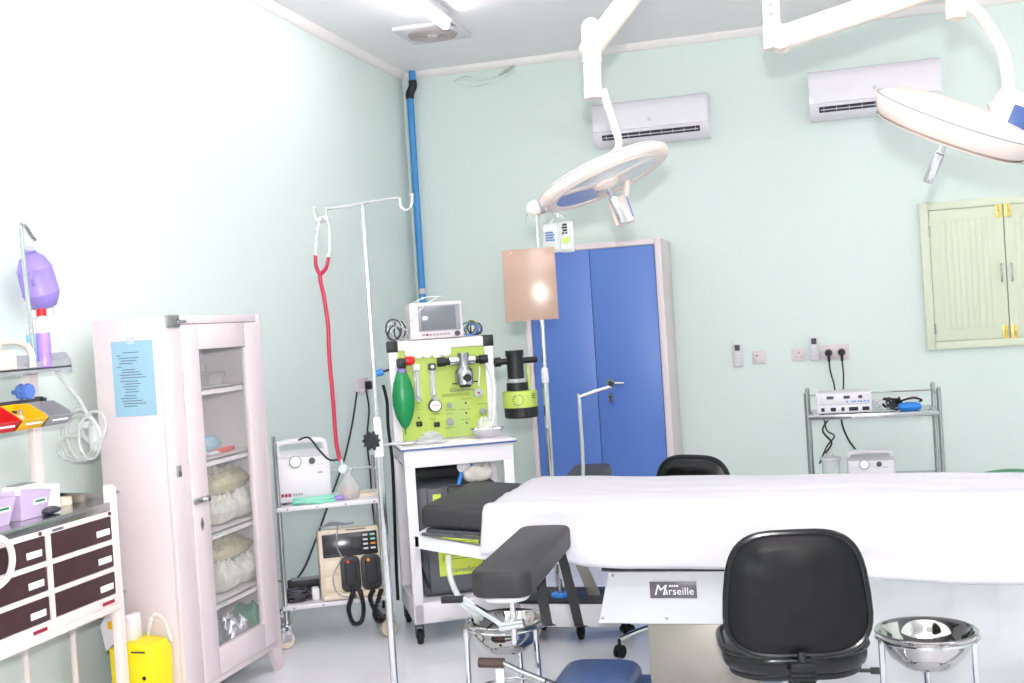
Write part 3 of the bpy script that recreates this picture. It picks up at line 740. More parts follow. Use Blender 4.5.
t = thing('specimen_jar', 'clear lidded jar with pinkish contents beside the suction unit', 'jar', in_frame(QT, TT, .345, .08, .684), R(TT))
B().lathe([(0, 0), (.05, 0), (.055, .02), (.05, .075), (.03, .1), (.022, .115), (.022, .135), (0, .135)], 22).build('jar_body', 'clear', t)
B().pillow((0, 0, .004), .08, .08, .05, 61, .2).build('contents', 'pinkish', t)
B().lathe([(0, .135), (.026, .135), (.026, .15), (0, .155)], 18).build('lid', 'clear', t)
t = thing('notepad', 'small cream pad lying at the right end of the white trolley\'s top shelf', 'notepad', in_frame(QT, TT, .44, .16, .684), R(TT))
B().box((0, 0, .008), (.09, .12, .016), .002).build('pages', 'beige', t)

# defibrillator
t = thing('defibrillator', 'cream defibrillator with black paddles standing on the white trolley\'s lower shelf', 'defibrillator', in_frame(QT, TT, .175, .015, .204), R(TT)); t.rotation_euler = (R(-9), 0, R(TT))
w, h = .305, .345
b = B(); b.b2((0, 0, 0), (w, .13, h), .016); b.b2((.01, -.03, 0), (w-.01, .02, .03), .008); b.build('case', 'beige', t)
b = B(); b.b2((.022, -.006, .205), (w-.012, .004, .318), .004); pn = b.build('control_panel', 'screen_dark', t)
b = B(); b.cyl((.187, -.006, .262), (.187, -.012, .262), .024, seg=22); b.cyl((.187, -.012, .262), (.187, -.02, .262), .012, seg=16); b.build('dial', 'black', pn)
cl = ('lightgrey', 'mint', 'lightgrey', 'mint', 'lightgrey', 'orange', 'lightgrey', 'lightgrey'); k = 0
for j in range(4):
    for i in range(2):
        b = B(); b.b2((.222+.036*i, -.0085, .296-.022*j), (.246+.036*i, -.0055, .305-.022*j), .001); b.build('key', cl[k], pn); k += 1
b = B()
for i in range(10): b.b2((.03+.009*i, -.0075, .213), (.035+.009*i, -.0058, .216))
b.b2((.14, -.001, .33), (.24, .0, .335)); b.build('print', 'ink', t)
b = B(); b.b2((.02, -.004, .12), (.098, .002, .19), .003); b.b2((.02, -.004, .04), (.098, .002, .112), .003); b.build('cover_plate', 'beige', t)
for i, x in enumerate((.15, .25)):
    b = B(); b.prism(rounded(.096, .172, .03, 5, x, .118), .02, Matrix.Translation((0, .002, 0)) @ Matrix.Rotation(PI/2, 4, 'X'), .004); pd = b.build('paddle', 'black', t)
    b = B(); b.prism(rounded(.058, .12, .02, 5, x, .122), .016, Matrix.Translation((0, -.017, 0)) @ Matrix.Rotation(PI/2, 4, 'X'), .004); b.cyl((x, -.026, .07), (x+.004, -.03, .02), .011, .008, seg=12); b.build('grip', 'ink_black', pd)
    b = B(); b.cyl((x-.012, -.03, .178), (x-.012, -.036, .178), .008, seg=12); b.build('button', 'red' if i == 0 else 'orange', pd)
    # coiled cord: tight helix round a hanging loop
    path = [(x+.003, -.03, .03), (x-.012, -.06, -.0), (x-.028, -.07, -.05), (x-.01, -.07, -.115), (x+.03, -.065, -.11), (x+.045, -.06, -.05), (x+.028+.012, -.055, .01), (x+.035, -.03, .035)] if i == 0 else [(x+.004, -.03, .03), (x-.018, -.055, .0), (x-.008, -.07, -.05), (x+.022, -.07, -.09), (x+.036, -.06, -.11), (x+.012, -.06, -.12), (x-.005, -.055, -.08), (x+.02, -.05, -.02), (x+.04, -.04, .03)]
    P_ = [Vector(q) for q in path]; pts = []
    def cr(tt):
        i0 = min(int(tt), len(P_)-2); f_ = tt-i0; p0, p1, p2, p3 = P_[max(i0-1, 0)], P_[i0], P_[i0+1], P_[min(i0+2, len(P_)-1)]
        return .5*((2*p1)+(p2-p0)*f_+(2*p0-5*p1+4*p2-p3)*f_**2+(3*p1-p0-3*p2+p3)*f_**3)
    N = 420
    for k in range(N):
        tt = (len(P_)-1)*k/(N-1)*.9999; c = cr(tt); tg = (cr(min(tt+.02, len(P_)-1.001))-cr(max(tt-.02, 0))).normalized(); x1 = tg.orthogonal().normalized(); a = Vector((0, -1, 0)); a = (a-tg*a.dot(tg)).normalized(); c2 = tg.cross(a)
        ph = k*2*PI/9; pts.append(c+(a*math.cos(ph)+c2*math.sin(ph))*.009)
    b = B(); b.tube(pts, .0042, 5, smooth=1); b.build('coiled_cord', 'black', t)
b = B(); b.cyl((.16, -.03, .012), (.16, -.034, .012), .012, seg=14); b.build('socket', 'brown', t)
t2 = thing('cable_bundle', 'grey cable bundle lying on top of the cream defibrillator', 'cable', in_frame(QT, TT, .28, .10, .548), R(TT))
b = B()
for k in range(4): b.tube([(-.09+.01*k, -.02+.012*k, .008), (-.03, .015*math.sin(k*2), .012+.004*k), (.03, -.012+.01*k, .01), (.08-.01*k, .012*math.cos(k), .01)], .0045, 6)
b.tube([(-.0, -.03, .012), (-.01, -.125, .0), (-.015, -.118, -.08), (.0, -.115, -.14), (-.045, -.12, -.22), (-.03, -.13, -.3), (.02, -.15, -.322)], .0032, 6); b.build('cable', 'grey', t2)
t = thing('power_supply', 'flat black power supply on the lower shelf behind the defibrillator\'s left side', 'power supply', in_frame(QT, TT, .02, .3, .204), R(TT))
b = B(); b.b2((0, 0, .0), (.2, .06, .055), .008); b.build('case', 'black', t); b = B(); b.b2((.02, -.004, .055), (.18, .055, .062), .003); b.build('lid', 'grey', t)
b = B(); b.tube([(-.01, .02, .05), (-.04, .02, .06), (-.06, .03, .06)], .004, 6); b.build('lead', 'grey_dark', t)
t = thing('mains_adapter', 'white plug adapter on the lower shelf in front of the black power supply', 'adapter', in_frame(QT, TT, .15, .08, .204), R(TT))
B().box((-.0, 0, .03), (.036, .05, .06), .006).build('case', 'paint_white', t)
t = thing('cable_pile', 'tangle of grey and black cable at the left of the lower shelf', 'cable', in_frame(QT, TT, .06, .09, .204), R(TT))
rr = random.Random(3)
for m_, n_ in (('grey_dark', 7), ('black', 5)):
    b = B()
    for k in range(n_):
        ph = rr.random()*6
        b.tube([(rr.uniform(-.02, .02)+(.05+.012*rr.random())*math.cos(ph+2*PI*i/10)*.9, .05*math.sin(ph+2*PI*i/10)*(1-.3*rr.random()), .006+.012*k*.6+.012*rr.random()) for i in range(10)], .005, 6, True, 3)
    b.build('cable', m_, t)
# wall outlet on the left wall with two plugs
t = thing('power_socket', 'white wall socket with black plug above the white trolley', 'socket', (XL, 6.91, 1.162))
B().box((.006, 0, 0), (.012, .2, .1), .004).build('plate', 'paint_pink', t)
b = B(); b.box((.03, .06, 0), (.04, .055, .055), .012); b.build('plug', 'black', t)
b = B(); b.box((.02, -.02, -.03), (.02, .03, .03), .005); b.build('plug', 'paint_white', t)
def cord(owner, pts, r=.006, m='black', name='power_cord'):
    iv = (Matrix.Translation(owner.location) @ owner.rotation_euler.to_matrix().to_4x4()).inverted()
    t = B(); t.tube([iv @ Vector(p_) for p_ in pts], r, 6); return t.build(name, m, owner)
cord(t, [AX(357, 392, XL+.03), AX(352, 425, XL+.02), AX(344, 460, XL+.02), AX(330, 500, XL+.02), AX(308, 560, XL+.02), AX(296, 580, XL+.03)])
cord(t, [AX(366, 390, XL+.05), AX(369, 410, XL+.02), AX(367, 440, XL+.02), AX(370, 470, XL+.02), AX(373, 510, XL+.02), AX(379, 555, XL+.02)])
cord(suc, [in_frame(QT, TT, .12, .15, .99), in_frame(QT, TT, .17, .12, 1.0), in_frame(QT, TT, .215, .02, .94), in_frame(QT, TT, .26, -.02, .895), in_frame(QT, TT, .315, -.03, .9)], .005)

# ------------------------------------------------------------------ IV stand with stethoscope
sy_ = 3.82
sx_ = AY(376, 405, sy_).x
t = thing('iv_stand', 'chrome drip stand with a red stethoscope on its hook, near the white trolley', 'drip stand', (sx_, sy_, 0))
b = B(); b.cyl((0, 0, .1), (0, 0, 1.08), .0135, seg=16); b.build('outer_pole', 'chrome', t)
b = B(); b.cyl((0, 0, 1.0), (0, 0, 1.955), .0085, seg=14); b.build('inner_pole', 'chrome', t)
b = B(); b.lathe([(.0085, 1.2), (.013, 1.19), (.016, 1.1), (.018, 1.06), (.0136, 1.06)], 18); b.build('collar', 'paint_white', t)
b = B(); b.cyl((0, 0, 1.12), (-.015, -.03, 1.12), .008, seg=10)
b.prism([((.03+.006*math.cos(k*5*2*PI/30*1.0*2))*math.cos(2*PI*k/30)*1., (.03+.006*math.cos(k*5*2*PI/30*2))*math.sin(2*PI*k/30)) for k in range(30)], .02, axes(Vector((-.012, -.024, 1.12)), Vector((1, 0, 0)), Vector((0, 0, 1)), Vector((0, -1, 0))), .004); b.build('clamp_knob', 'black', t)
b = B(); b.tube([(-.142, -.0, 1.953), (-.06, 0, 1.955), (0, 0, 1.96), (.09, 0, 1.966), (.142, 0, 1.966)], .0055, 10, smooth=2); b.build('crossbar', 'chrome', t)
for s, ex in ((-1, -.142), (1, .142)):
    b = B(); z0 = 1.953 if s < 0 else 1.966
    b.tube([(ex, 0, z0), (ex+s*.002, 0, z0-.03), (ex+s*.016, 0, z0-.044), (ex+s*.034, 0, z0-.04), (ex+s*.044, 0, z0-.02), (ex+s*.046, 0, z0+.004)], .005, 10); b.sph((ex+s*.046, 0, z0+.006), .007, seg=10); b.build('hook', 'chrome', t)
def star_base(t, n=5, r=.3, z=.1, m='chrome', cast=.028, a0=.3, hub=.03, leg_r=.014):
    b = B(); b.cyl((0, 0, z-.045), (0, 0, z+.04), hub, seg=18); b.build('hub', m, t)
    for k in range(n):
        a = a0+2*PI*k/n; b = B()
        b.tube([(hub*.6*math.cos(a), hub*.6*math.sin(a), z), (r*.55*math.cos(a), r*.55*math.sin(a), z-.005), (r*math.cos(a), r*math.sin(a), cast*2.6+.008)], leg_r, 10); l = b.build('base_leg', m, t)
        x, y = r*math.cos(a), r*math.sin(a)
        b = B(); b.cyl((x, y, cast*1.6), (x, y, cast*2.6+.01), .007, seg=8); b.box((x, y, cast*1.5), (cast*1.1, cast*1.4, cast*.8), .005)
        for s in (-1, 1): b.lathe([(0, -.007), (cast*.85, -.007), (cast, -.004), (cast, .004), (cast*.85, .007), (0, .007)], 20, Matrix.Translation((x+s*cast*.45, y, cast)) @ Matrix.Rotation(PI/2, 4, 'Y'))
        b.build('caster', 'rubber', l)
star_base(t)
# stethoscope
hk = Vector((sx_-.142-.02, sy_, 1.915))
t = thing('stethoscope', 'red-tubed stethoscope hanging from the left hook of the drip stand', 'stethoscope', hk)
def rel(px, py): return AY(px, py, sy_-.012)-hk
for s, pts in ((-1, ((320, 219), (318.5, 224), (316, 240), (315.5, 257))), (1, ((326, 218), (329, 226), (329.3, 242), (328.6, 259)))):
    b = B(); b.tube([rel(*q) for q in pts], .003, 8); e = b.build('ear_tube', 'steel', t)
    b = B(); b.sph(rel(*pts[0]), .008, seg=12); b.build('ear_tip', 'lightgrey', e)
b = B(); b.tube([rel(321, 219), rel(323, 216.5), rel(326, 218)], .004, 8); b.build('spring', 'chrome', t)
b = B()
b.tube([rel(315.5, 255), rel(316, 266), rel(320, 275)], .0075, 10, radii=[.006, .007, .0074]); b.tube([rel(328.6, 257), rel(326, 268), rel(320, 275)], .0075, 10, radii=[.006, .007, .0074])
b.tube([rel(320, 273), rel(320.5, 281), rel(324, 297), rel(328, 325), rel(329.5, 360), rel(333, 400), rel(336, 440), rel(340, 461)], .0074, 12); b.build('tubing', 'red_tube', t)
b = B(); q = rel(343, 466); b.cyl(q+Vector((-.006, 0, .025)), q+Vector((0, 0, 0)), .006, seg=10); b.build('stem', 'chrome', t)
b = B(); b.lathe([(0, -.012), (.01, -.012), (.013, -.004), (.016, .004), (.018, .012), (0, .014)], 22, Matrix.Translation(q+Vector((.004, 0, -.012))) @ Matrix.Rotation(R(70), 4, 'X')); b.build('chest_piece', 'steel', t)

# ------------------------------------------------------------------ drip stand with clipboard and bags
cx_, cy_ = AY(551, 470, 5.65).x, 5.65
t = thing('iv_stand', 'chrome drip stand holding the clipboard in front of the blue cabinet', 'drip stand', (cx_, cy_, 0))
b = B(); b.cyl((0, 0, .1), (0, 0, 1.22), .0155, seg=16); b.build('outer_pole', 'chrome', t)
b = B(); b.cyl((0, 0, 1.15), (.012, 0, 2.05), .0105, seg=14); b.build('inner_pole', 'chrome', t)
b = B(); b.lathe([(.0105, 1.27), (.017, 1.26), (.02, 1.2), (.0156, 1.19)], 18); b.build('collar', 'lightgrey', t)
b = B(); b.tube([(.012, 0, 2.03), (-.03, 0, 2.05), (-.045, 0, 2.03), (-.05, 0, 2.0)], .0045, 8); b.tube([(.012, 0, 2.03), (.06, 0, 2.05), (.11, 0, 2.045), (.12, 0, 2.02)], .0045, 8); b.build('hook', 'chrome', t)
B().lathe([(0, 0), (.16, 0), (.165, .008), (.16, .03), (.05, .05), (.022, .06), (.02, .12), (0, .12)], 36).build('weighted_base', 'chrome', t)
t = thing('clipboard', 'tan clipboard hung on the drip stand in front of the blue cabinet', 'clipboard', (cx_+.012-.045, cy_-.05, 1.69))
t.rotation_euler = (R(-2.2), 0, R(10.2))
b = B(); b.box((0, 0, 0), (.265, .004, .36), .0018); b.build('board', 'tan_board', t)
b = B()
for s in (-.085, 0.01): b.cyl((s, -.002, .165), (s, -.004, .165), .005, seg=12)
b.build('rivet', 'lightgrey', t)
b = B(); b.tube([(.06, .006, .16), (.06, .012, .19), (.05, .016, .2)], .003, 6); b.build('hanging_clip', 'chrome', t)
t = thing('drip_bag', 'clear fluid bag with blue print hanging above the clipboard', 'fluid bag', (cx_+.075, cy_+.01, 1.84))
B().pillow((0, 0, 0), .085, .15, .03, 71, .1, Matrix.Rotation(PI/2, 4, 'X') @ Matrix.Translation((0, .075, -.015))).build('bag', 'clear', t)
b = B()
for i in range(4): b.b2((-.025, -.0165, .06+.013*i), (.022-.006*(i % 2), -.0152, .068+.013*i))
b.build('print', 'navy', t)
B().tube([(0, 0, .15), (0.02, 0, .17), (.04, 0, .185)], .003, 6).build('hanging_loop', 'clear', t)
t = thing('drip_bag', 'fluid bag with black print and green label hanging beside the blue-print bag', 'fluid bag', (cx_+.155, cy_+.015, 1.84))
B().pillow((0, 0, 0), .075, .155, .03, 73, .1, Matrix.Rotation(PI/2, 4, 'X') @ Matrix.Translation((0, .075, -.015))).build('bag', 'clear', t)
b = B()
for i in range(4): b.b2((-.02+.004*(i % 2), -.0165, .09+.014*i), (.008, -.0152, .1+.014*i))
b.build('print', 'ink_black', t)
b = B(); b.b2((-.02, -.0165, .045), (.018, -.0152, .075)); b.build('label_strip', 'lime', t)
B().tube([(0, 0, .155), (-.01, 0, .175), (-.03, 0, .185)], .003, 6).build('hanging_loop', 'clear', t)

# ------------------------------------------------------------------ anaesthesia machine
PM, TM = (-1.99, 5.12), 28
am = thing('anaesthesia_machine', 'white-framed anaesthesia machine with lime green panel and green breathing bag', 'anaesthesia machine', (PM[0], PM[1], 0), R(TM))
t = am
PV = .28
PP = in_frame(PM, TM, 0, PV)
def pp(px, py): u, z = AV(px, py, (PP.x, PP.y), TM); return u, z
for u in (.024, .505):
    for v in (.025, .46):
        b = B(); b.b2((u-.025, v-.025, .1), (u+.025, v+.025, .93), .005); b.build('leg', 'paint_white', t)
        caster(t, u, v, .036, .1, 'rubber', 'grey_dark')
b = B(); b.b2((.0, .0, .1), (.53, .05, .2), .006); b.b2((0, .05, .1), (.05, .48, .2), .004); b.b2((.48, .05, .1), (.53, .48, .2), .004); b.b2((.05, .05, .19), (.48, .46, .2)); b.build('base_frame', 'paint_white', t)
b = B(); b.b2((-.001, -.001, .845), (.531, .03, .93), .004); b.b2((0, .03, .86), (.03, .48, .93), .003); b.b2((.5, .03, .86), (.53, .48, .93), .003); b.build('apron', 'paint_white', t)
b = B(); b.b2((-.018, -.02, .937), (.545, .5, .947), .004); b.build('desk_top', 'paint_white', t)
b = B(); b.b2((-.019, -.021, .93), (.546, .5, .9375), .002); b.build('desk_edge', 'navy', t)
b = B(); b.b2((.05, .445, .2), (.48, .455, .86)); b.build('rear_panel', 'black', t)
for u in (.012, .498):
    b = B(); b.b2((u-.022, PV, .947), (u+.022, PV+.044, 1.4), .004); b.build('panel_post', 'paint_white', t)
    b = B(); b.b2((u-.027, PV-.004, 1.395), (u+.027, PV+.05, 1.452), .005); b.build('corner_cap', 'black', t)
b = B(); b.b2((.035, PV, 1.4), (.475, PV+.044, 1.447), .004); b.b2((0, PV+.04, 1.435), (.51, .5, 1.449), .004); b.build('top_bar', 'paint_white', t)
b = B(); b.b2((.03, PV+.012, .95), (.48, PV+.022, 1.402)); pan = b.build('panel', 'lime', t)
F = PV+.012
def dia(u, z, r, d, m, name, seg=22, y=F, par=pan):
    b = B(); b.cyl((u, y+.001, z), (u, y-d, z), r, r*.94, seg=seg); return b.build(name, m, par)
# paler instrument field
b = B(); u0, z0 = pp(446, 402); u1, z1 = pp(470, 434); b.b2((u0, F-.002, z1), (u1, F, z0)); b.build('instrument_field', 'lime_dim', pan)
# flow tubes
for (a, c) in (((416, 370), (418.5, 398)), ((432, 369), (434.5, 397))):
    (ua, za), (uc, zc_) = pp(*a), pp(*c)
    b = B(); b.b2((ua-.016, F-.022, zc_-.01), (ua+.016, F, za+.012), .004); fl = b.build('flow_meter', 'clear', pan)
    b = B(); b.cyl((ua, F-.026, zc_+.01), (ua, F-.026, za-.01), .006, seg=12); b.build('flow_tube', 'lightgrey', fl)
    b = B(); b.box((ua, F-.014, za+.012), (.036, .028, .032), .004); b.build('head_block', 'paint_white' if a[0] < 420 else 'grey_dark', fl)
    b = B(); b.cyl((ua, F-.028, za+.012), (ua, F-.034, za+.012), .009, seg=14); b.build('rivet', 'paint_white', fl)
    b = B(); b.cyl((uc, F-.002, zc_-.006), (uc, F-.04, zc_-.006), .013, seg=16); b.build('flow_knob', 'chrome', fl)
# manometer
u, z = pp(435, 405.5); g = dia(u, z, .034, .03, 'grey_dark', 'pressure_gauge', 30)
dia(u, z, .028, .002, 'paper', 'dial', 28, F-.03, g); b = B(); b.box((u, F-.0335, z+.002), (.034, .001, .003)); b.build('needle', 'red', g)
# vaporiser
u, z = pp(461, 360.5)
b = B(); b.cyl((u-.065, F-.04, z), (u+.065, F-.04, z), .024, seg=20); vap = b.build('vaporiser', 'chrome', t)
b = B(); b.lathe([(0, .04), (.03, .04), (.03, .03), (.027, .02), (.027, -.03), (.045, -.05), (.048, -.06), (.048, -.115), (.044, -.12), (0, -.12)], 26, Matrix.Translation((u+.005, F-.05, z))); b.build('vaporiser_body', 'steel', vap)
b = B(); b.cyl((u+.01, F-.096, z-.085), (u+.01, F-.112, z-.085), .02, seg=16); b.box((u+.006, F-.052, z-.122), (.055, .055, .02), .004); b.cyl((u-.06, F-.06, z-.112), (u+.07, F-.06, z-.108), .003, seg=8); b.build('dial_knob', 'black', vap)
b = B(); b.cyl((u-.06, F-.04, z), (u-.085, F-.04, z), .018, seg=16); b.cyl((u-.085, F-.04, z), (u-.125, F-.04, z), .023, seg=16); b.build('hose_coupling', 'black', vap); b = B(); b.cyl((u+.06, F-.04, z), (u+.085, F-.04, z), .018, seg=16); b.cyl((u+.09, F-.04, z), (u+.13, F-.04, z), .023, seg=16); b.build('hose_coupling', 'black', vap)
b = B(); u2, z2 = pp(479, 366); u3, z3 = pp(478, 386); b.cyl((u2, F-.03, z2), (u3, F-.03, z3), .004, seg=8); b.build('sample_tube', 'paint_white', t)
u, z = pp(478, 392.5); g = dia(u, z, .024, .03, 'chrome', 'release_valve'); dia(u, z, .006, .008, 'red', 'valve_button', 12, F-.03, g)
# knobs, lamps, sockets
for a, r_ in (((449.5, 405.5), .013), ((450, 422), .019), ((483, 411), .017)): g = dia(*pp(*a), r_, .022, 'steel', 'control_knob')
for a in ((466, 403), (466.5, 413), (467, 423)): dia(*pp(*a), .005, .006, 'black', 'switch', 12)
for a in ((419.5, 424), (437, 424.5)):
    u, z = pp(*a); b = B(); b.b2((u-.015, F-.016, z-.012), (u+.015, F, z+.012), .004); b.build('outlet', 'black', pan)
dia(*pp(419, 418), .005, .006, 'black', 'switch', 12)
b = B()
for a, l in (((413, 404), .04), ((413, 407), .03), ((413, 410), .036), ((446, 410), .05), ((446, 414), .04), ((461, 399), .055), ((461, 409.5), .05), ((461, 419.5), .05), ((478, 404), .05), ((480, 415), .04), ((433, 414), .035), ((446, 428), .05), ((430, 419), .03)):
    u, z = pp(*a); b.b2((u, F-.0025, z-.003), (u+l, F-.0005, z))
b.build('print', 'lime_line', pan)
u, z = pp(461.5, 388.2); text('lettering', 'Glostavent', .028, 'ink', pan, facing_y(u, F-.001, z-.008), .25)
u, z = pp(456, 394.3); text('lettering', 'anaesthesia', .031, 'lime_line', pan, facing_y(u, F-.001, z), .1)
# breathing bag and red valve
ub, zb = pp(403, 366); ub -= .014
b = B(); b.box((ub, F-.06, zb+.015), (.042, .07, .05), .008); b.cyl((ub, F-.06, zb-.045), (ub, F-.06, zb), .018, seg=16); b.build('bag_mount', 'black', t)
b = B(); b.cyl((ub+.02, F-.06, zb+.025), (ub+.045, F-.06, zb+.025), .022, seg=18); b.sph((ub+.048, F-.06, zb+.025), .022, seg=16); b.build('red_valve', 'red', t)
b = B(); b.lathe([(0, -.305), (.006, -.3), (.02, -.285), (.042, -.24), (.055, -.18), (.056, -.13), (.045, -.07), (.028, -.025), (.02, -.005), (.019, 0), (0, 0)], 24, Matrix.Translation((ub, F-.06, zb-.01)) @ Matrix.Diagonal((1, .7, 1, 1))); b.cyl((ub, F-.06, zb-.34), (ub, F-.06, zb-.31), .003, seg=8)
b.build('breathing_bag', 'green_bag', t, ang=60)
b = B(); b.cyl((ub, F-.06, zb-.03), (ub, F-.06, zb+.0), .021, seg=18); b.build('bag_collar', 'purple', t)
# canister on its arm beside the panel
u, zt = pp(516, 350); _, zl = pp(520, 418); yc = PV+.0
b = B(); b.lathe([(0, zt-.003), (.03, zt-.003), (.03, zt-.012), (.046, zt-.012), (.046, zt-.03), (.042, zt-.032), (.042, zt-.145), (0, zt-.145)], 28, Matrix.Translation((u-.01, yc, 0))); can = b.build('canister', 'black', t)
for k in range(12):
    pass
b = B()
for k in range(14): b.box((0, 0, 0), (.008, .01, .022), .001, Matrix.Translation((u-.01+.043*math.cos(2*PI*k/14), yc+.043*math.sin(2*PI*k/14), zt-.012)) @ Matrix.Rotation(2*PI*k/14, 4, 'Z'))
b.build('ribbed_cap', 'black', can)
b = B(); b.cyl((u-.1, yc, zt-.055), (u+.105, yc, zt-.055), .016, seg=16); b.cyl((u-.115, yc, zt-.055), (u-.085, yc, zt-.055), .024, seg=16); b.box((u-.09, yc+.03, zt-.055), (.04, .05, .03), .004); b.cyl((.505, PV+.02, zt-.055), (u-.09, yc+.02, zt-.055), .012, seg=12); b.build('mount_arm', 'black', can)
b = B(); b.lathe([(0, zt-.145), (.05, zt-.145), (.05, zt-.165), (0, zt-.165)], 28, Matrix.Translation((u-.005, yc, 0))); b.build('clear_ring', 'clear', can)
b = B(); b.lathe([(0, zt-.165), (.055, zt-.165), (.055, zt-.205), (0, zt-.205)], 28, Matrix.Translation((u-.005, yc, 0))); b.build('black_ring', 'black', can)
b = B(); b.lathe([(0, zt-.205), (.085, zt-.207), (.089, zt-.215), (.089, zt-.29), (0, zt-.29)], 32, Matrix.Translation((u+.005, yc, 0))); b.build('lime_band', 'lime', can)
b = B(); b.lathe([(0, zl+.005), (.08, zl+.003), (.086, zl+.01), (.087, zt-.29), (0, zt-.29)], 32, Matrix.Translation((u+.008, yc, 0))); b.build('black_foot', 'black', can)
b = B(); b.b2((u+.045, yc-.02, zt-.195), (u+.06, yc+.0, zt-.075), .003); b.build('level_scale', 'lime', can)
b = B()
for k in range(14):
    a = R(20+k*24); b.box((u-.025+.026*math.sin(a), yc-.086+.0, zt-.25+.026*math.cos(a)), (.005, .006, .005))
for i in range(3): b.box((u+.055, yc-.075, zt-.225-.009*i), (.022, .006, .003))
b.build('print', 'ink_black', can)
# things hung, stood and lying on the machine
mo = thing('patient_monitor', 'pale patient monitor with grey screen on top of the green machine', 'monitor', in_frame(PM, TM, .105, PV+.0, 1.449), R(TM))
w, h = .27, .182
b = B(); b.b2((0, .012, .006), (w, .16, h), .012); b.prism([(0, .0), (w, 0), (w-.004, h), (.004, h)], .016, Matrix.Translation((0, .016, .003)) @ Matrix.Rotation(PI/2, 4, 'X'), .004); b.cyl((.03, .03, 0), (.03, .03, .01), .012, seg=10); b.cyl((w-.03, .03, 0), (w-.03, .03, .01), .012, seg=10); b.cyl((.03, .13, 0), (.03, .13, .01), .012, seg=10); b.cyl((w-.03, .13, 0), (w-.03, .13, .01), .012, seg=10); b.build('case', 'paint_pink', mo)
b = B(); b.b2((.045, -.006, .04), (w-.012, .002, h-.012), .004); b.build('screen_bezel', 'grey', mo)
b = B(); b.b2((.058, -.0075, .046), (w-.036, -.004, h-.02), .002); b.build('screen', 'screen', mo)
b = B(); b.cyl((w-.033, 0, .022), (w-.033, -.014, .022), .0135, seg=18); b.build('knob', 'grey_dark', mo)
for i in range(8):
    b = B(); b.b2((.06+.018*i, -.004, .018), (.074+.018*i, .002, .028), .002); b.build('button', 'red_tube' if i == 1 else 'grey', mo)
b = B(); b.tube([(.03, .05, h+.006), (.1, .05, h+.03), (.17, .05, h+.028)], .005, 6); b.tube([(.0, -.01, .09), (.06, -.015, .15), (.12, .03, h+.012), (.17, .04, h+.03), (.2, .05, h+.015)], .004, 6); b.build('lead', 'clear_tube', mo)
def tangle(name, label, u, z, m, n, rx, rz_, seed, v=PV+.06, zmin=.0):
    t = thing(name, label, 'cable', in_frame(PM, TM, u, v, z), R(TM)); rr = random.Random(seed)
    for mm in m:
        b = B()
        for k in range(n):
            ph = rr.random()*6; sx1, sz1 = rx*rr.uniform(.5, 1), rz_*rr.uniform(.6, 1); ox = rr.uniform(-.02, .02); oy = rr.uniform(-.03, .03)
            b.tube([(ox+sx1*math.cos(ph+2*PI*i/9)*(1+.15*rr.uniform(-1, 1)), oy+.02*math.sin(2*ph+i), max(zmin+.006, sz1+sz1*math.sin(ph+2*PI*i/9)*(1+.1*rr.uniform(-1, 0)))) for i in range(9)], .0045, 6, True, 3)
        b.build('cable', mm, t)
    return t
tg = tangle('monitor_leads', 'tangle of grey monitor leads left of the monitor', .045, 1.453, ('clear_tube', 'grey_dark', 'lightgrey'), 3, .05, .06, 5)
tg = tangle('monitor_leads', 'tangle of blue and grey leads right of the monitor', .43, 1.453, ('grey_dark', 'blue_knob', 'lime_line'), 2, .045, .05, 9)
for i, a in enumerate(((410, 352), (418.5, 352.5), (427, 352), (437, 352), (446, 350.5))):
    u, z = pp(*a)
    t2 = thing('round_pad', 'small white round pad in the row stuck below the machine\'s top bar', 'pad', in_frame(PM, TM, u, F-.004, z), R(TM), 'white round pads below the top bar')
    b = B(); b.prism(rounded(.052, .06, .025, 8), .01, Matrix.Rotation(PI/2, 4, 'X'), .002); b.build('pad', 'paint_white', t2)
    b = B(); b.cyl((0, -.01, -.006), (0, -.014, -.006), .006, seg=12); b.build('stud', 'beige', t2)
# desk: steel bowl with mask, tubing heap, sheets
u, z = AV(486, 436, (in_frame(PM, TM, 0, .2).x, in_frame(PM, TM, 0, .2).y), TM)
t2 = thing('kidney_bowl', 'shallow steel bowl holding a clear mask on the machine\'s desk', 'bowl', in_frame(PM, TM, .435, .14, .947), R(TM))
B().lathe([(0, .0), (.045, .0), (.07, .02), (.082, .045), (.086, .046), (.084, .05), (.078, .047), (.066, .024), (.043, .005), (0, .005)], 32, Matrix.Diagonal((1, .75, 1, 1))).build('bowl_body', 'chrome', t2)
t3 = thing('anaesthetic_mask', 'crumpled clear mask lying in the steel bowl', 'mask', in_frame(PM, TM, .425, .14, .956), R(TM))
B().pillow((0, 0, 0), .08, .07, .085, 83, .2).build('cushion', 'clear', t3)
b = B(); b.tube([(.03, .0, .05), (.045, .0, .09), (.07, .05, .25), (.045, .13, .38)], .012, 8); b.build('breathing_tube', 'clear', t3)
t3 = thing('tubing_heap', 'heap of clear corrugated tubing on the left of the machine\'s desk', 'tubing', in_frame(PM, TM, .145, .08, .947), R(TM))
b = B()
for k in range(5): b.tube([((.07-.01*k)*math.cos(k+2*PI*i/9), (.04-.004*k)*math.sin(k+2*PI*i/9), .01+.0095*k+.004*math.sin(i*2.+k)) for i in range(9)], .0095, 8, True, 3)
b.tube([(-.06, .0, .012), (-.12, -.03, .015), (-.2, -.05, .02), (-.26, -.06, .02)], .007, 8); b.build('corrugated_tube', 'clear_tube', t3)
t3 = thing('paper_sheet', 'white paper sheet lying on the machine\'s desk behind the tubing', 'paper', in_frame(PM, TM, .27, .12, .9472), R(TM))
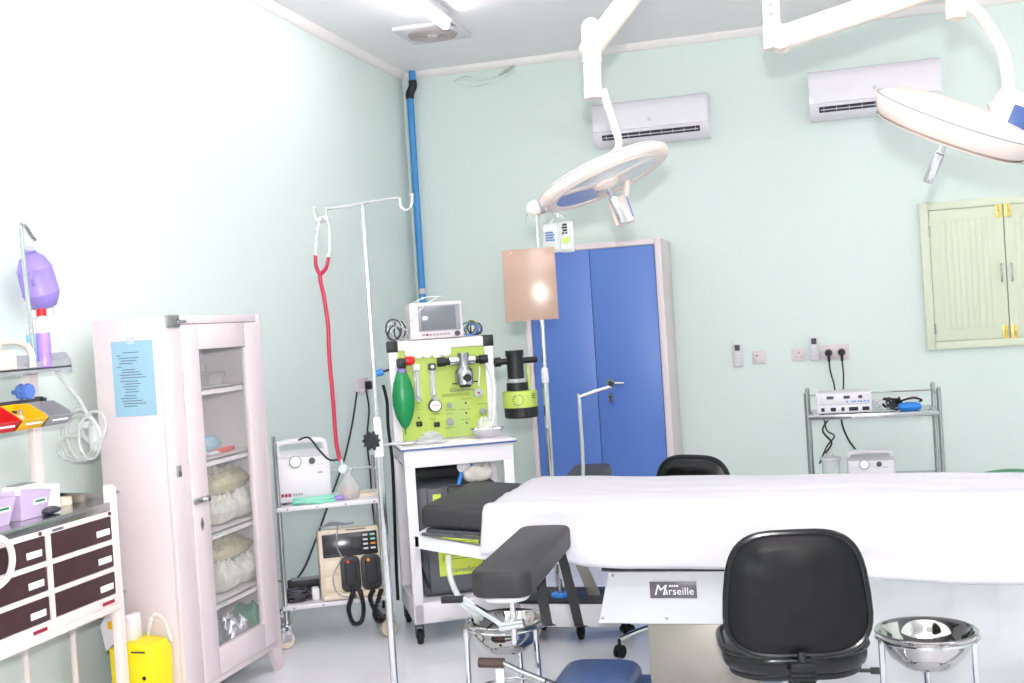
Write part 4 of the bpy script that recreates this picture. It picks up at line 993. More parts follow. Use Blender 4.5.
b = B(); b.b2((-.1, -.07, 0), (.08, .07, .0015), mtx=Matrix.Rotation(.3, 4, 'Z')); b.build('sheet_of_paper', 'paper', t3)
t3 = thing('gauze_packet', 'cream gauze packet at the front left of the machine\'s desk', 'packet', in_frame(PM, TM, .05, .12, .9472), R(TM))
B().pillow((0, 0, 0), .1, .09, .014, 87).build('pouch', 'beige', t3)
# oxygen concentrator inside the machine
t2 = thing('oxygen_concentrator', 'dark grey concentrator with yellow-green labels inside the machine frame', 'concentrator', in_frame(PM, TM, .06, .08, .2), R(TM))
w, d, h = .4, .36, .54
b = B(); b.b2((0, .02, .0), (w, d, h), .03); b.build('case', 'grey_case', t2)
b = B(); b.b2((.035, 0, .02), (w-.02, .03, .31), .012); b.b2((.05, .004, .33), (.14, .03, .53), .01); b.build('front_cover', 'grey_case', t2)
b = B(); b.b2((.15, .008, .33), (w-.02, .03, .53), .01); b.build('recess', 'black', t2)
b = B(); b.b2((.085, -.003, .1), (.3, .001, .29), .0008); lb = b.build('caution_label', 'yellowgreen', t2)
b = B(); b.b2((.075, .001, .36), (.115, .005, .5), .0008); b.build('caution_label', 'yellowgreen', t2)
b = B(); b.b2((.06, -.003, .293), (.16, .001, .309), .0008); b.build('caution_label', 'yellowgreen', t2)
b = B()
for i in range(7): b.b2((.1, -.0038, .262-.014*i), (.29-.02*(i % 3), -.0028, .266-.014*i))
for i in range(6): b.b2((.082, .0002, .38+.018*i), (.108, .0012, .386+.018*i))
b.build('print', 'lime_line', lb)
text('lettering', 'diamedica', .034, 'ink', lb, facing_y(.2, -.003, .125), .1)
text('lettering', 'diamedica', .017, 'ink_black', lb, facing_y(.11, -.003, .301), .1)
b = B(); b.tube([(.01, .0, .6), (-.025, .01, .4), (-.01, .015, .2), (.03, .015, .05)], .007, 8); b.build('hose', 'black', t2)
t3 = thing('plastic_bag', 'crumpled white plastic bag on top of the concentrator', 'bag', in_frame(PM, TM, .36, .12, .741), R(TM))
B().pillow((0, 0, 0), .15, .15, .1, 91, .22, None, 24, 1.).build('pouch', 'clear_pack', t3)
t3 = thing('flow_sensor', 'blue and white tubing connector beside the white plastic bag', 'connector', in_frame(PM, TM, .27, .05, .741), R(TM))
b = B(); b.tube([(-.01, 0, .0), (0, 0, .03), (.012, 0, .075)], .009, 8); b.build('tube', 'blue_bright', t3)
b = B(); b.cyl((0, -.02, .082), (.04, .01, .09), .021, seg=18); b.build('connector', 'paint_white', t3)
b = B(); b.cyl((.04, .01, .09), (.06, .02, .095), .013, seg=14); b.build('cuff', 'blue_bright', t3)
# leads on the machine's left side
cord(am, [AY(383, 385, 5.35), AY(387, 402, 5.35), AY(388, 425, 5.35), AY(391, 450, 5.4), AY(393, 475, 5.45), AY(396, 560, 5.5), AY(398, 600, 5.5)], .009, 'black', 'hose')
t2 = thing('side_valve', 'small blue and black gas coupling at the machine\'s upper left', 'coupling', AY(381, 372, 5.36), R(TM))
b = B(); b.cyl((0, 0, 0), (.11, .0, .02), .006, seg=10); b.cyl((.055, 0, .005), (.075, 0, .02), .018, seg=12); b.build('pipe', 'black', t2)
b = B(); b.cyl((-.025, 0, -.006), (.01, 0, .0), .017, seg=14); b.build('collar', 'blue_bright', t2)

# wheeled white base right of the machine
t = thing('equipment_dolly', 'low white wheeled base with black top below the operating table', 'dolly', (-1.47, 5.2, 0))
b = B(); b.b2((-.02, 0, .075), (.45, .26, .185), .006); b.build('base_box', 'paint_white', t)
b = B(); b.b2((-.025, -.006, .185), (.455, .266, .202), .004); b.build('top_mat', 'black', t)
for x, y in ((.25, .06), (.42, .21), (.03, .21), (.03, .06)): caster(t, x, y, .032, .08, 'rubber', 'black')
b = B(); b.cyl((.16, .08, .2), (.16, .08, .215), .045, seg=22); b.build('cable_plate', 'blue_bright', t)
b = B(); b.cyl((.16, .08, .21), (.16, .08, .28), .012, seg=12); b.build('spigot', 'steel', t)
for x0, x1 in ((.2, .3),):
    b = B(); b.prism([(x0, .45), (x0+.05, .45), (x1+.045, .2), (x1-.01, .2)], .03, Matrix.Translation((0, .12, 0)) @ Matrix.Rotation(PI/2, 4, 'X'), .003); b.build('strut', 'steel_br', t)

# ------------------------------------------------------------------ operating table
t = thing('operating_table', 'white operating table with black padded head rest and stainless column', 'operating table', (-.5, 4.2, 0))
ox, oy = -.5, 4.2
def wl(x, y, z): return (x-ox, y-oy, z)
b = B(); b.prism([wl(x, y, 0)[:2] for x, y in ((-1.2, 3.93), (.8, 3.93), (.8, 4.3), (-1.2, 4.55))], .08, Matrix.Translation((0, 0, .765)), .02); b.build('mattress', 'vinyl', t)
b = B(); b.prism([wl(x, y, 0)[:2] for x, y in ((-1.2, 3.95), (.8, 3.95), (.8, 4.28), (-1.2, 4.5))], .05, Matrix.Translation((0, 0, .715)), .006); b.build('table_top', 'lightgrey', t)
# headrest: tilted plate with cushion
X = Vector((-.25, 0, .02)).normalized(); Y = Vector((0, 1, 0)); Zv = X.cross(Y)*-1
hm = axes(Vector(wl(-1.22, 3.905, .768)), -X, Y, (-X).cross(Y))
b = B(); b.b2((-.255, 0, .0), (-.0, .62, .08), .02, hm, 3); b.build('head_cushion', 'vinyl', t)
b = B(); b.b2((-.24, .02, -.022), (-.01, .6, -.008), .003, hm); b.b2((-.25, .0, -.03), (-.0, .012, -.02), .002, hm); b.b2((-.04, .02, -.05), (-.025, .03, -.008), .001, hm); b.build('head_plate', 'grey_dark', t)
b = B(); b.prism([(-1.51-ox, .755), (-1.51-ox, .708), (-1.2-ox, .655), (-1.2-ox, .702)], .03, Matrix.Translation((0, 3.96-oy, 0)) @ Matrix.Rotation(PI/2, 4, 'X'), .003)
b.prism([(-1.51-ox, .755), (-1.51-ox, .708), (-1.2-ox, .655), (-1.2-ox, .702)], .03, Matrix.Translation((0, 4.5-oy, 0)) @ Matrix.Rotation(PI/2, 4, 'X'), .003); b.b2(wl(-1.515, 3.93, .71), wl(-1.49, 4.5, .755), .003); b.build('head_rail', 'lightgrey', t)
b = B(); b.tube([wl(-1.385, 3.94, .68), wl(-1.38, 3.93, .6), wl(-1.34, 3.9, .53), wl(-1.29, 3.85, .5), wl(-1.23, 3.8, .49)], .011, 10); b.build('flexible_hose', 'clear_tube', t)
# under-body panel and name plate
b = B(); b.prism([(-.805-ox, .612), (-.852-ox, .43), (-.148-ox, .43), (-.195-ox, .612)], .5, Matrix.Translation((0, 4.455-oy, 0)) @ Matrix.Rotation(PI/2, 4, 'X'), .004); b.build('body_shroud', 'lightgrey', t)
b = B(); b.b2(wl(-.83, 3.96, .612), wl(-.17, 4.43, .634), .003); b.build('seal_strip', 'screen_dark', t)
b = B(); b.b2(wl(-.615, 3.962, .612), wl(-.555, 4.44, .65), .002); b.b2(wl(-.42, 3.962, .612), wl(-.3, 4.44, .65), .002); b.b2(wl(-.8, 4.0, .632), wl(-.12, 4.4, .72), .004); b.build('bracket', 'lightgrey', t)
b = B()
for x, z in ((-.79, .6), (-.835, .45), (-.61, .45), (-.3, .45), (-.205, .6)): b.cyl(wl(x, 3.9555, z), wl(x, 3.952, z), .005, seg=10)
b.build('screw', 'grey', t)
b = B(); b.b2(wl(-.662, 3.95, .521), wl(-.501, 3.956, .577), .001); npl = b.build('name_plate', 'plate', t)
text('lettering', 'M', .052, 'paper', npl, facing_y(*wl(-.629, 3.949, .548)), .3, 1.)
text('lettering', 'arseille', .036, 'paper', npl, facing_y(*wl(-.562, 3.949, .5445)), .0, 1.02)
b = B()
for i, w_ in enumerate((.006, .005, .006, .006)): b.b2(wl(-.594+.0082*i, 3.9485, .5605), wl(-.594+.0082*i+w_, 3.9502, .5665))
b.build('lettering', 'paper', npl)
b = B(); b.b2(wl(-.685, 3.99, .14), wl(-.31, 4.34, .43), .004); b.build('column', 'steel_br', t)
b = B(); b.prism(rounded(.3, .44, .09, 6, -.92-ox, 4.16-oy), .185, None, .03); b.build('base_cover', 'base_blue', t)
b = B(); b.b2(wl(-.85, 4.03, .0), wl(-.25, 4.36, .135), .03); b.build('base', 'base_blue', t)
for x, y in ((-1.02, 4.0), (-1.02, 4.32), (.2, 4.0), (.2, 4.32)): pass
# side rails
b = B(); b.b2(wl(-1.18, 3.925, .72), wl(.75, 3.935, .75), .002); b.b2(wl(-1.18, 4.5, .72), wl(-.7, 4.51, .75), .002); b.build('side_rail', 'chrome', t)
# anaesthetic screen bar
b = B(); b.tube([wl(-1.05, 4.52, .735), wl(-1.05, 4.6, .74), wl(-1.05, 4.72, .8), wl(-1.045, 4.75, .9), wl(-1.044, 4.75, 1.165), wl(-1.038, 4.75, 1.174), wl(-.95, 4.75, 1.2), wl(-.915, 4.75, 1.208), wl(-.905, 4.75, 1.22)], .008, 10, smooth=5); sb = b.build('screen_bar', 'chrome', t)
b = B(); b.cyl(wl(-.907, 4.75, 1.214), wl(-.9, 4.75, 1.232), .012, seg=12); b.build('bar_tip', 'black', sb)
# arm boards
def arm(A0, A1, z, label, straps, near):
    d = Vector((A1[0]-A0[0], A1[1]-A0[1], 0)); L = d.length; d.normalize(); s = Vector((d.y, -d.x, 0))
    mt = axes(Vector(wl(A0[0], A0[1], z)), d, Vector((-d.y, d.x, 0)), Vector((0, 0, 1)))
    root = B(); root.prism(rounded(L, .178, .05, 6, L/2, 0), .078, mt, .014); a = root.build('arm_board', 'vinyl', t, ang=50); a['label'] = label
    b = B(); b.prism(rounded(L-.06, .13, .05, 6, L/2, 0), .016, mt @ Matrix.Translation((0, 0, -.018)), .003); b.build('support_plate', 'lightgrey', a)
    b = B(); b.cyl(mt @ Vector((L-.12, 0, -.05)), mt @ Vector((L+.1, 0, -.055)), .014, seg=14); b.box((0, 0, 0), (.05, .06, .07), .006, mt @ Matrix.Translation((L+.09, 0, -.04))); b.build('clamp', 'steel', a)
    return a, mt
a, mt = arm((-.953, 3.12), (-.992, 3.86), .722, 'near black arm board with hanging straps', True, True)
for pts in ([AY(540, 572, 3.44), AY(541, 585, 3.42), AY(543.5, 605, 3.41), AY(547, 624, 3.4), AY(551, 626, 3.41)], [AY(559, 548, 3.72), AY(565, 568, 3.73), AY(573, 600, 3.74), AY(579, 626, 3.75), AY(584, 627, 3.76)]):
    b = B(); n = len(pts); hw = Vector((.0145, .005, 0)); prevs = None
    dn = []
    for i in range(n-1):
        for k in range(5): dn.append(pts[i].lerp(pts[i+1], k/5))
    dn.append(pts[-1])
    for p_ in dn:
        ring = [b.bm.verts.new(p_+q-Vector((ox, oy, 0))) for q in (-hw, hw, hw+Vector((0, .006, 0)), -hw+Vector((0, .006, 0)))]
        if prevs:
            for k in range(4): b.bm.faces.new((prevs[k], prevs[(k+1) % 4], ring[(k+1) % 4], ring[k]))
        else: b.bm.faces.new(ring[::-1])
        prevs = ring
    b.bm.faces.new(prevs); b.build('strap', 'rubber', a)
b = B(); o3 = Vector((ox, oy, 0))
b.tube([AY(463, 599, 3.45)-o3, AY(474, 606, 3.45)-o3, AY(504, 625, 3.45)-o3], .011, 10, smooth=1); b.cyl(AY(500, 626.5, 3.45)-o3, AY(524, 623, 3.45)-o3, .015, seg=14); b.cyl(AY(514, 620, 3.45)-o3+Vector((0, 0, .14)), AY(514.5, 643, 3.45)-o3, .009, seg=12); b.build('locking_lever', 'chrome', a)
b = B(); b.cyl(AY(442, 600, 3.45)-o3, AY(464, 599, 3.45)-o3, .012, seg=12); b.build('lever_grip', 'black', a)
arm((-1.125, 5.33), (-1.06, 4.68), .74, 'rear black arm board reaching toward the blue cabinet', False, False)
# crank below the head end
b = B(); b.tube([AY(503, 663, 3.95)-o3, AY(520, 671, 3.95)-o3, AY(545, 681, 3.95)-o3], .011, 8, smooth=1); b.cyl(AY(545, 681, 3.95)-o3, Vector((-.95-ox, 4.02-oy, .15)), .012, seg=10); ck = b.build('crank', 'steel', t)
b = B(); b.cyl(AY(479, 662.5, 3.95)-o3, AY(504, 663, 3.95)-o3, .018, seg=14); b.build('crank_grip', 'brown', ck)
b = B(); q = AY(500, 676, 3.94)-o3; b.box(q, (.03, .003, .05), .001); b.cyl(q+Vector((0, 0, .025)), q+Vector((0, .005, .05)), .002, seg=6); b.build('paper_tag', 'paper', ck)

# white sheet
x0, x1 = -1.225, .86; yf = 3.885; zt = .856
def front_drop(x):   # bottom of the front fold, taken along the table
    pts = [(-1.21, .155), (-.98, .17), (-.9, .188), (-.85, .198), (-.7, .208), (-.4, .216), (-.15, .222), (.05, .243), (.2, .256), (.35, .27), (.9, .275)]
    for (a, c), (d, e) in zip(pts, pts[1:]):
        if x <= d: return c+(e-c)*(x-a)/(d-a)
    return pts[-1][1]
def sheet_pt(u, v):
    x = x0+(x1-x0)*u
    fd = front_drop(x); rd = .2; yr = 4.6-.125*(x+1.22); W_ = yr-yf; tot = fd+W_+rd; s = v*tot
    wr = (noise.noise(Vector((x*1.6, s*8, 3)))*.013+noise.noise(Vector((x*4+3*s, s*12, 8)))*.007+noise.noise(Vector((x*11-5*s, s*20, 5)))*.002)
    fold = .012*max(0, math.sin(x*3.1+2.2*s+.7))**3
    edge = max(0, 1-(x-x0)/.06)
    if s < fd:
        k = (fd-s)/fd
        y = yf-.012-.02*k+wr*1.3*(.3+k)-.012*math.sin(x*7.5+1)*k*k; z = zt-(fd-s)
    elif s < fd+W_:
        y = yf+(s-fd); z = zt+.003+wr*.6+fold*.4*math.sin(PI*(s-fd)/W_)+.004
    else:
        y = yr+.012+wr; z = zt-(s-fd-W_)
    rr = .018   # round the long edges
    if abs(s-fd) < rr: z -= .005*(1-abs(s-fd)/rr)
    if abs(s-fd-W_) < rr: z -= .005*(1-abs(s-fd-W_)/rr)
    if s < fd: x += -.012*(1-u)*(fd-s)/fd
    if u < .02: z -= .006
    return Vector((x, y, z))
b = B(); b.grid(sheet_pt, 150, 80); sh = b.build('bed_sheet', 'sheet', None, ang=180, recalc=False)
sm = sh.modifiers.new('thickness', 'SOLIDIFY'); sm.thickness = .003; sm.offset = 1
tag(sh, 'white sheet draped over the operating table', 'sheet')
q = AY(876, 573, 3.86)
o = thing('towel_clip', 'tiny white clip on the lower edge of the white sheet', 'clip', q)
b = B(); b.tube([(-.02, 0, -.004), (-.006, -.004, .0), (.01, -.004, .012), (.016, -.004, .02)], .005, 8); b.cyl((-.022, 0, -.004), (-.014, -.002, -.003), .008, seg=10); b.build('jaw', 'paint_white', o)

# ------------------------------------------------------------------ steel bowls on stands
def bowl_stand(cx, cy, rz, r, lab_s, lab_b, a0):
    t = thing('bowl_stand', lab_s, 'stand', (cx, cy, 0))
    for k in range(3):
        a = a0+k*2*PI/3; b = B(); x, y = (r+.004)*math.cos(a), (r+.004)*math.sin(a)
        b.tube([(x, y, rz-.012), (x*1.0, y*1.0, rz-.1), (x*1.03, y*1.03, .05)], .0105, 10, smooth=3); l = b.build('leg', 'chrome', t)
        b = B(); b.lathe([(0, -.01), (.02, -.01), (.024, -.005), (.024, .005), (.02, .01), (0, .01)], 18, Matrix.Translation((x*1.03, y*1.03, .025)) @ Matrix.Rotation(PI/2, 4, 'Y')); b.cyl((x*1.03, y*1.03, .03), (x*1.03, y*1.03, .06), .012, seg=10); b.build('caster', 'rubber', l)
    b = B(); b.tube([((r+.001)*math.cos(2*PI*k/36), (r+.001)*math.sin(2*PI*k/36), rz-.014) for k in range(36)], .006, 8, True, 1)
    b.build('rim_ring', 'chrome', t); b = B()
    b.tube([(r*.98*math.cos(2*PI*k/36), r*.98*math.sin(2*PI*k/36), .13) for k in range(36)], .005, 8, True, 1); b.build('lower_ring', 'chrome', t)
    t = thing('wash_bowl', lab_b, 'bowl', (cx, cy, rz))
    pr_ = [(0, -.118), (.055, -.116), (.085, -.108), (.12, -.075), (.14, -.035), (.148, -.004), (.157, 0), (.162, .004), (.158, .008), (.15, .006), (.144, -.002), (.136, -.036), (.116, -.072), (.083, -.104), (.05, -.112), (0, -.114)]
    B().lathe([(a*r/.158, c) for a, c in pr_], 56).build('bowl_body', 'mirror', t, ang=60)
p = AY(926, 631, 3.95); bowl_stand(p.x, p.y, p.z, .158, 'chrome bowl stand to the right of the front black chair', 'shiny steel wash bowl right of the front black chair', R(88))
p = AY(506, 620, 4.12); bowl_stand(p.x, p.y, p.z, .15, 'chrome bowl stand under the near arm board', 'shiny steel wash bowl under the near black arm board', R(90))

# ------------------------------------------------------------------ black swivel chairs
def chair(loc, rz, label, lift=0., a0=.5, bmat='vinyl_dark'):
    """origin on the floor under the column; backrest towards -y, sitter faces +y"""
    t = thing('swivel_chair', label, 'chair', loc, rz, 'black swivel chairs at the operating table')
    star_base(t, r=.29, z=.11, m='chrome', a0=a0)
    b = B(); b.cyl((0, 0, .12), (0, 0, .28), .026, seg=16); b.cyl((0, 0, .25), (0, 0, .385+lift), .016, seg=14); b.build('gas_column', 'black', t)
    b = B(); b.prism(rounded(.44, .43, .15, 10), .075, Matrix.Translation((0, 0, .395+lift)), .03); b.prism(rounded(.4, .39, .13, 10), .02, Matrix.Translation((0, 0, .38+lift)), .004); st = b.build('seat', 'black_gloss', t, ang=60)
    b = B(); b.tube([(p_[0]*1.005, p_[1]*1.005, .46+lift) for p_ in rounded(.44, .43, .15, 6)], .009, 8, True, 1); b.build('piping', 'black_gloss', st)
    # backrest: superellipse, wider low, shaped front and back
    b = B(); bm_ = b.bm; cz, hh = .65+lift, .182; n, mR = 72, 9
    def outline(a):
        c, s_ = math.cos(a), math.sin(a); e = .52
        x = abs(c)**e*(1 if c > 0 else -1); z = abs(s_)**e*(1 if s_ > 0 else -1)
        wd = .218-.038*((z+1)/2)**1.5
        if z < 0: wd -= .012*(z*z)
        return x*wd, z*hh
    for sg, dep in ((-1, .03), (1, .04)):
        rings = []
        for k in range(mR):
            f = 1-k/(mR-1)*.999; ring = []
            for i in range(n):
                x, z = outline(2*PI*i/n); x *= f; z *= f
                bul = dep*(1-f**5)**.5 if sg > 0 else dep*(1-f**6)**.5
                wv = .004*noise.noise(Vector((x*16, z*16, sg*3)))*(1-f**3)
                tuft = -.008*math.exp(-(((x+.13)**2+(z-.11)**2)/.0011)) - .006*math.exp(-(((x-.14)**2+(z+.12)**2)/.0009)) if sg < 0 else 0
                ring.append(bm_.verts.new((x, sg*(bul+wv+tuft)-.235+.012*(x/.2)**2+.05*0, cz+z)))
            rings.append(ring)
        for a_, c_ in zip(rings, rings[1:]):
            for i in range(n):
                f4 = (a_[i], a_[(i+1) % n], c_[(i+1) % n], c_[i]); bm_.faces.new(f4)
        bm_.faces.new(rings[-1])
    bmesh.ops.remove_doubles(bm_, verts=bm_.verts, dist=1e-5)
    br = b.build('backrest', bmat, t, ang=70)
    b = B(); b.tube([(outline(2*PI*i/48)[0]*1.0, -.235+.012*(outline(2*PI*i/48)[0]/.2)**2, cz+outline(2*PI*i/48)[1]) for i in range(48)], .011, 10, True, 1); b.build('edge_trim', 'black_gloss', br)
    b = B(); b.tube([(0, -.02, .372), (0, -.2, .365), (0, -.262, .385), (0, -.272, .44), (0, -.262, .485)], .012, 8); b.build('back_arm', 'black', t)
    b = B(); b.box((0, -.275, .415), (.07, .03, .09), .006)
    for k in range(5): b.box((0, -.292, .385+.014*k), (.074, .008, .008), .003)
    b.build('bellows', 'rubber', t)
    b = B(); b.cyl((.08, 0, .35), (.24, -.02, .35), .006, seg=8); b.cyl((.235, -.02, .35), (.262, -.024, .35), .011, seg=10); b.build('tilt_lever', 'black', t)
    return t
chair((-.185, 3.71, 0), R(9), 'black swivel chair seen from behind in front of the operating table')
chair((-.76, 5.17, 0), PI-.44, 'black swivel chair on the far side of the operating table by the blue cabinet', -.005, R(64.2), 'black_gloss')

# ------------------------------------------------------------------ steel trolley at the back wall
sx0, sy0 = -.176, 7.08
t = thing('steel_trolley', 'open stainless trolley below the wall sockets at the back wall', 'trolley', (sx0, sy0, 0))
Wt, Dt = .742, .4
for u in (0, Wt):
    for v in (0, Dt):
        b = B(); b.cyl((u, v, .09), (u, v, .965), .0135, seg=14); b.sph((u, v, .965), .0135, seg=10); b.build('post', 'steel', t); caster(t, u, v, .036, .095, 'rubber')
for zz in (.822, .42):
    b = B(); b.b2((0, -.008, zz), (Wt, Dt+.008, zz+.016), .003); b.b2((-.004, -.012, zz-.012), (Wt+.004, -.004, zz+.018), .003); b.build('shelf', 'steel', t)
b = B(); b.cyl((0, Dt, .93), (Wt, Dt, .93), .005, seg=8); b.cyl((0, 0, .93), (0, Dt, .93), .005, seg=8); b.cyl((Wt, 0, .93), (Wt, Dt, .93), .005, seg=8); b.build('guard_rail', 'steel', t)
t = thing('electrosurgical_unit', 'white electrosurgical unit with two rows of black ports on the steel trolley', 'medical device', (-.12, 7.1, .839))
w, h = .315, .125
b = B(); b.b2((0, 0, .004), (w, .26, h), .006); b.b2((.004, -.008, .008), (w-.004, .002, h*.42), .003); b.b2((.004, -.006, h*.46), (w-.004, .002, h-.006), .003); b.build('case', 'paint_white', t)
b = B()
for x, w_ in ((.03, .02), (.09, .03), (.145, .018), (.205, .052), (.275, .04)): b.b2((x-w_/2+.005, -.011, .018), (x+w_/2+.005, -.006, .04), .002)
b.build('port', 'ink_black', t)
b = B()
for x, w_ in ((.08, .04), (.175, .036), (.252, .022)): b.b2((x-w_/2, -.0085, .09), (x+w_/2, -.005, .108), .001)
b.build('display', 'grey_dark', t)
b = B()
for i, x in enumerate((.17, .2, .215, .235, .25, .27, .29)): b.b2((x, -.0085, .068+.001*(i % 2)), (x+.012, -.005, .077), .001)
b.build('print', 'blue_knob', t)
b = B()
for x in (.03, .12, .14, .21, .225): b.b2((x, -.0085, .062), (x+.01, -.005, .07), .001)
b.build('button', 'lightgrey', t)
for x in (.03, w-.03): pass
b = B()
for x in (.03, w-.03):
    for y in (.03, .22): b.cyl((x, y, 0), (x, y, .006), .012, seg=10)
b.build('foot', 'rubber', t)
t = thing('cable_bundle', 'grey and black coiled leads on the steel trolley between unit and blue pouch', 'cable', (.26, 7.14, .839))
rr = random.Random(12)
for m_, n_, ox_ in (('lightgrey', 4, -.02), ('black', 6, .05)):
    b = B()
    for k in range(n_):
        ph = rr.random()*6
        b.tube([(ox_+rr.uniform(-.01, .01)+.05*math.cos(ph+2*PI*i/9)*(1+.2*rr.uniform(-1, 1)), .04*math.sin(ph+2*PI*i/9), .008+.028+.026*math.cos(1.3*i+ph)+.004*k) for i in range(9)], .0055, 6, True, 3)
    b.build('cable', m_, t)
t = thing('electrode_pouch', 'bright blue pouch with dark leads at the right end of the steel trolley', 'pouch', (.405, 7.13, .839))
B().pillow((0, 0, 0), .14, .09, .05, 95, .1).build('pouch_body', 'blue_bright', t)
b = B(); b.tube([(-.06, 0, .05), (-.03, -.01, .066), (.03, 0, .075), (.07, .01, .06), (.06, .03, .05)], .006, 8); b.build('lead', 'ink_black', t)
b = B(); b.tube([(-.05, .02, .055), (0, .02, .08), (.05, .02, .085)], .005, 8); b.build('pink_lead', 'paint_pink', t)
suc2 = suction_unit((.035, 7.12), 0, 0, 0, .438, 'white suction unit half hidden behind the operating table on the steel trolley', .27, .155+.0, False)
t = thing('suction_jar', 'clear suction jar on the lower shelf of the steel trolley', 'jar', (-.06, 7.2, .438))
B().lathe([(0, 0), (.05, 0), (.052, .004), (.052, .12), (0.05, .122)], 26).build('jar_body', 'clear', t)
B().lathe([(0, .122), (.06, .122), (.06, .135), (.02, .14), (.02, .16), (0, .16)], 24).build('lid', 'lightgrey', t)
cord(dsock, [Vector((-.037, YB-.055, 1.11)), Vector((-.03, YB-.06, 1.03)), Vector((-.012, YB-.08, .94)), Vector((-.02, YB-.2, .8)), Vector((-.1, 7.6, .7)), Vector((-.05, 7.55, .62)), Vector((-.09, 7.5, .56))], .006)
cord(dsock, [Vector((.047, YB-.055, 1.11)), Vector((.05, YB-.06, 1.03)), Vector((.045, YB-.08, .94)), Vector((.03, YB-.25, .84)), Vector((.02, 7.6, .74)), Vector((.05, 7.58, .64)), Vector((.09, 7.5, .58))], .006)
cord(suc2, [Vector((-.09, 7.55, .8)), Vector((-.075, 7.55, .7)), Vector((-.03, 7.55, .66)), Vector((-.08, 7.5, .6)), Vector((-.13, 7.45, .5))], .005)
t = thing('stool', 'round green stool top showing behind the operating table at the right edge', 'stool', (.86, 6.5, 0))
B().lathe([(0, .56), (.1, .558), (.15, .548), (.168, .53), (.168, .49), (0, .49)], 36).build('seat', 'green', t)
for k in range(4):
    a = PI/4+k*PI/2; b = B(); b.cyl((.11*math.cos(a), .11*math.sin(a), .49), (.16*math.cos(a), .16*math.sin(a), 0), .012, seg=12); b.build('leg', 'chrome', t)
B().tube([(.14*math.cos(2*PI*k/24), .14*math.sin(2*PI*k/24), .2) for k in range(24)], .007, 8, True, 1).build('foot_ring', 'chrome', t)

# ------------------------------------------------------------------ surgical lights
def light_head(t, c, n, major, r, n_blue, prof):
    """dish centred at c (relative to t); n = direction the light faces"""
    n = Vector(n).normalized(); mj = Vector(major); mj = (mj-n*mj.dot(n)).normalized(); z = -n; y = z.cross(mj)
    m = axes(Vector(c), mj, y, z)
    b = B(); b.lathe([(r*a_, z_) for a_, z_ in prof], 56, m); hd = b.build('light_head', 'cream', t, ang=60)
    b = B(); b.lathe([(r*.78, -.016), (r*.8, -.024), (r*.9, -.026), (r*.93, -.018)], 56, m); b.build('rim', 'cream', hd)
    b = B(); b.tube([m @ Vector((r*1.012*math.cos(2*PI*k/60), r*1.012*math.sin(2*PI*k/60), prof[3][1] if n_blue == 0 else .055)) for k in range(60)], .003, 6, True, 1); b.build('seam', 'grey', hd)
    for k in range(3):
        a0, a1 = R(120*k+98), R(120*k+208); pts = [(r*.2*math.cos(a0+(a1-a0)*i/14), r*.2*math.sin(a0+(a1-a0)*i/14)) for i in range(15)]+[(r*.79*math.cos(a1-(a1-a0)*i/14), r*.79*math.sin(a1-(a1-a0)*i/14)) for i in range(15)]
        b = B(); b.prism(pts, .006, m @ Matrix.Translation((0, 0, -.02))); b.build('lens', 'lens_blue_reflect' if k == n_blue else 'lens_pale', hd)  # the blue sector paints in a reflection on otherwise equal lenses
    for k in range(3):
        a = R(120*k+93); b = B(); b.box((r*.5, 0, -.016), (r*.6, r*.16, .014), .003, m @ Matrix.Rotation(a, 4, 'Z')); b.build('spoke', 'cream', hd)
    b = B(); b.lathe([(0, -.045), (r*.12, -.042), (r*.2, -.03), (r*.22, -.018), (0, -.018)], 30, m); b.build('centre_hub', 'cream', hd)
    b = B(); b.lathe([(0, -.2), (.016, -.2), (.019, -.195), (.018, -.09), (.013, -.085), (.011, -.04), (0, -.04)], 20, m); b.build('sterile_handle', 'chrome', hd)
    return m, hd
# rear light, hanging left of centre
C1 = AY(604, 178, 4.6)
t = thing('surgical_light', 'round white surgical light with chrome handle in front of the left air conditioner', 'surgical light', (C1.x, C1.y, 0))
def q1(px, py, y=4.6): p_ = AY(px, py, y); return Vector((p_.x-C1.x, p_.y-C1.y, p_.z))
m, hd = light_head(t, (0, 0, C1.z), (.344, -.031, -.899), (.911, .258, .322), .274, 0, [(.9, -.022), (1, -.018), (1.02, -.008), (1.02, .016), (.97, .026), (.8, .036), (.5, .046), (.2, .05), (0, .05)])
b = B(); b.cyl(m @ Vector((-.26, 0, .0)), m @ Vector((-.31, 0, -.0)), .03, seg=20); b.sph(m @ Vector((-.31, 0, 0)), .03, seg=16); b.build('grip_knob', 'cream', hd)
b = B(); b.cyl(m @ Vector((-.27, 0, .0)), m @ Vector((-.288, 0, .0)), .034, seg=22); b.build('grip_ring', 'grey', hd)
b = B(); b.tube([q1(603, 90), q1(607, 103), q1(614, 125), q1(619, 145), m @ Vector((.06, .02, .07)), m @ Vector((.03, .04, .04))], .0155, 12); b.build('suspension_tube', 'cream', t)
b = B(); b.box((0, 0, 0), (.085, .06, .12), .012, axes(q1(614, 207)+Vector((0, .17, 0)), Vector((.95, .1, .25)).normalized(), Vector((-.1, .995, 0)).normalized(), Vector((.95, .1, .25)).normalized().cross(Vector((-.1, .995, 0)).normalized()))); b.tube([q1(617, 200)+Vector((0, .17, 0)), m @ Vector((.12, .12, .03)), m @ Vector((.05, .05, .07))], .014, 10); cb = b.build('control_box', 'cream', t)
b = B(); b.box((0, 0, 0), (.004, .045, .085), .001, axes(q1(621, 204)+Vector((0.012, .15, 0)), Vector((.95, .1, .25)).normalized(), Vector((-.1, .995, 0)).normalized(), Vector((.95, .1, .25)).normalized().cross(Vector((-.1, .995, 0)).normalized()))); b.build('key_pad', 'blue_knob', cb)
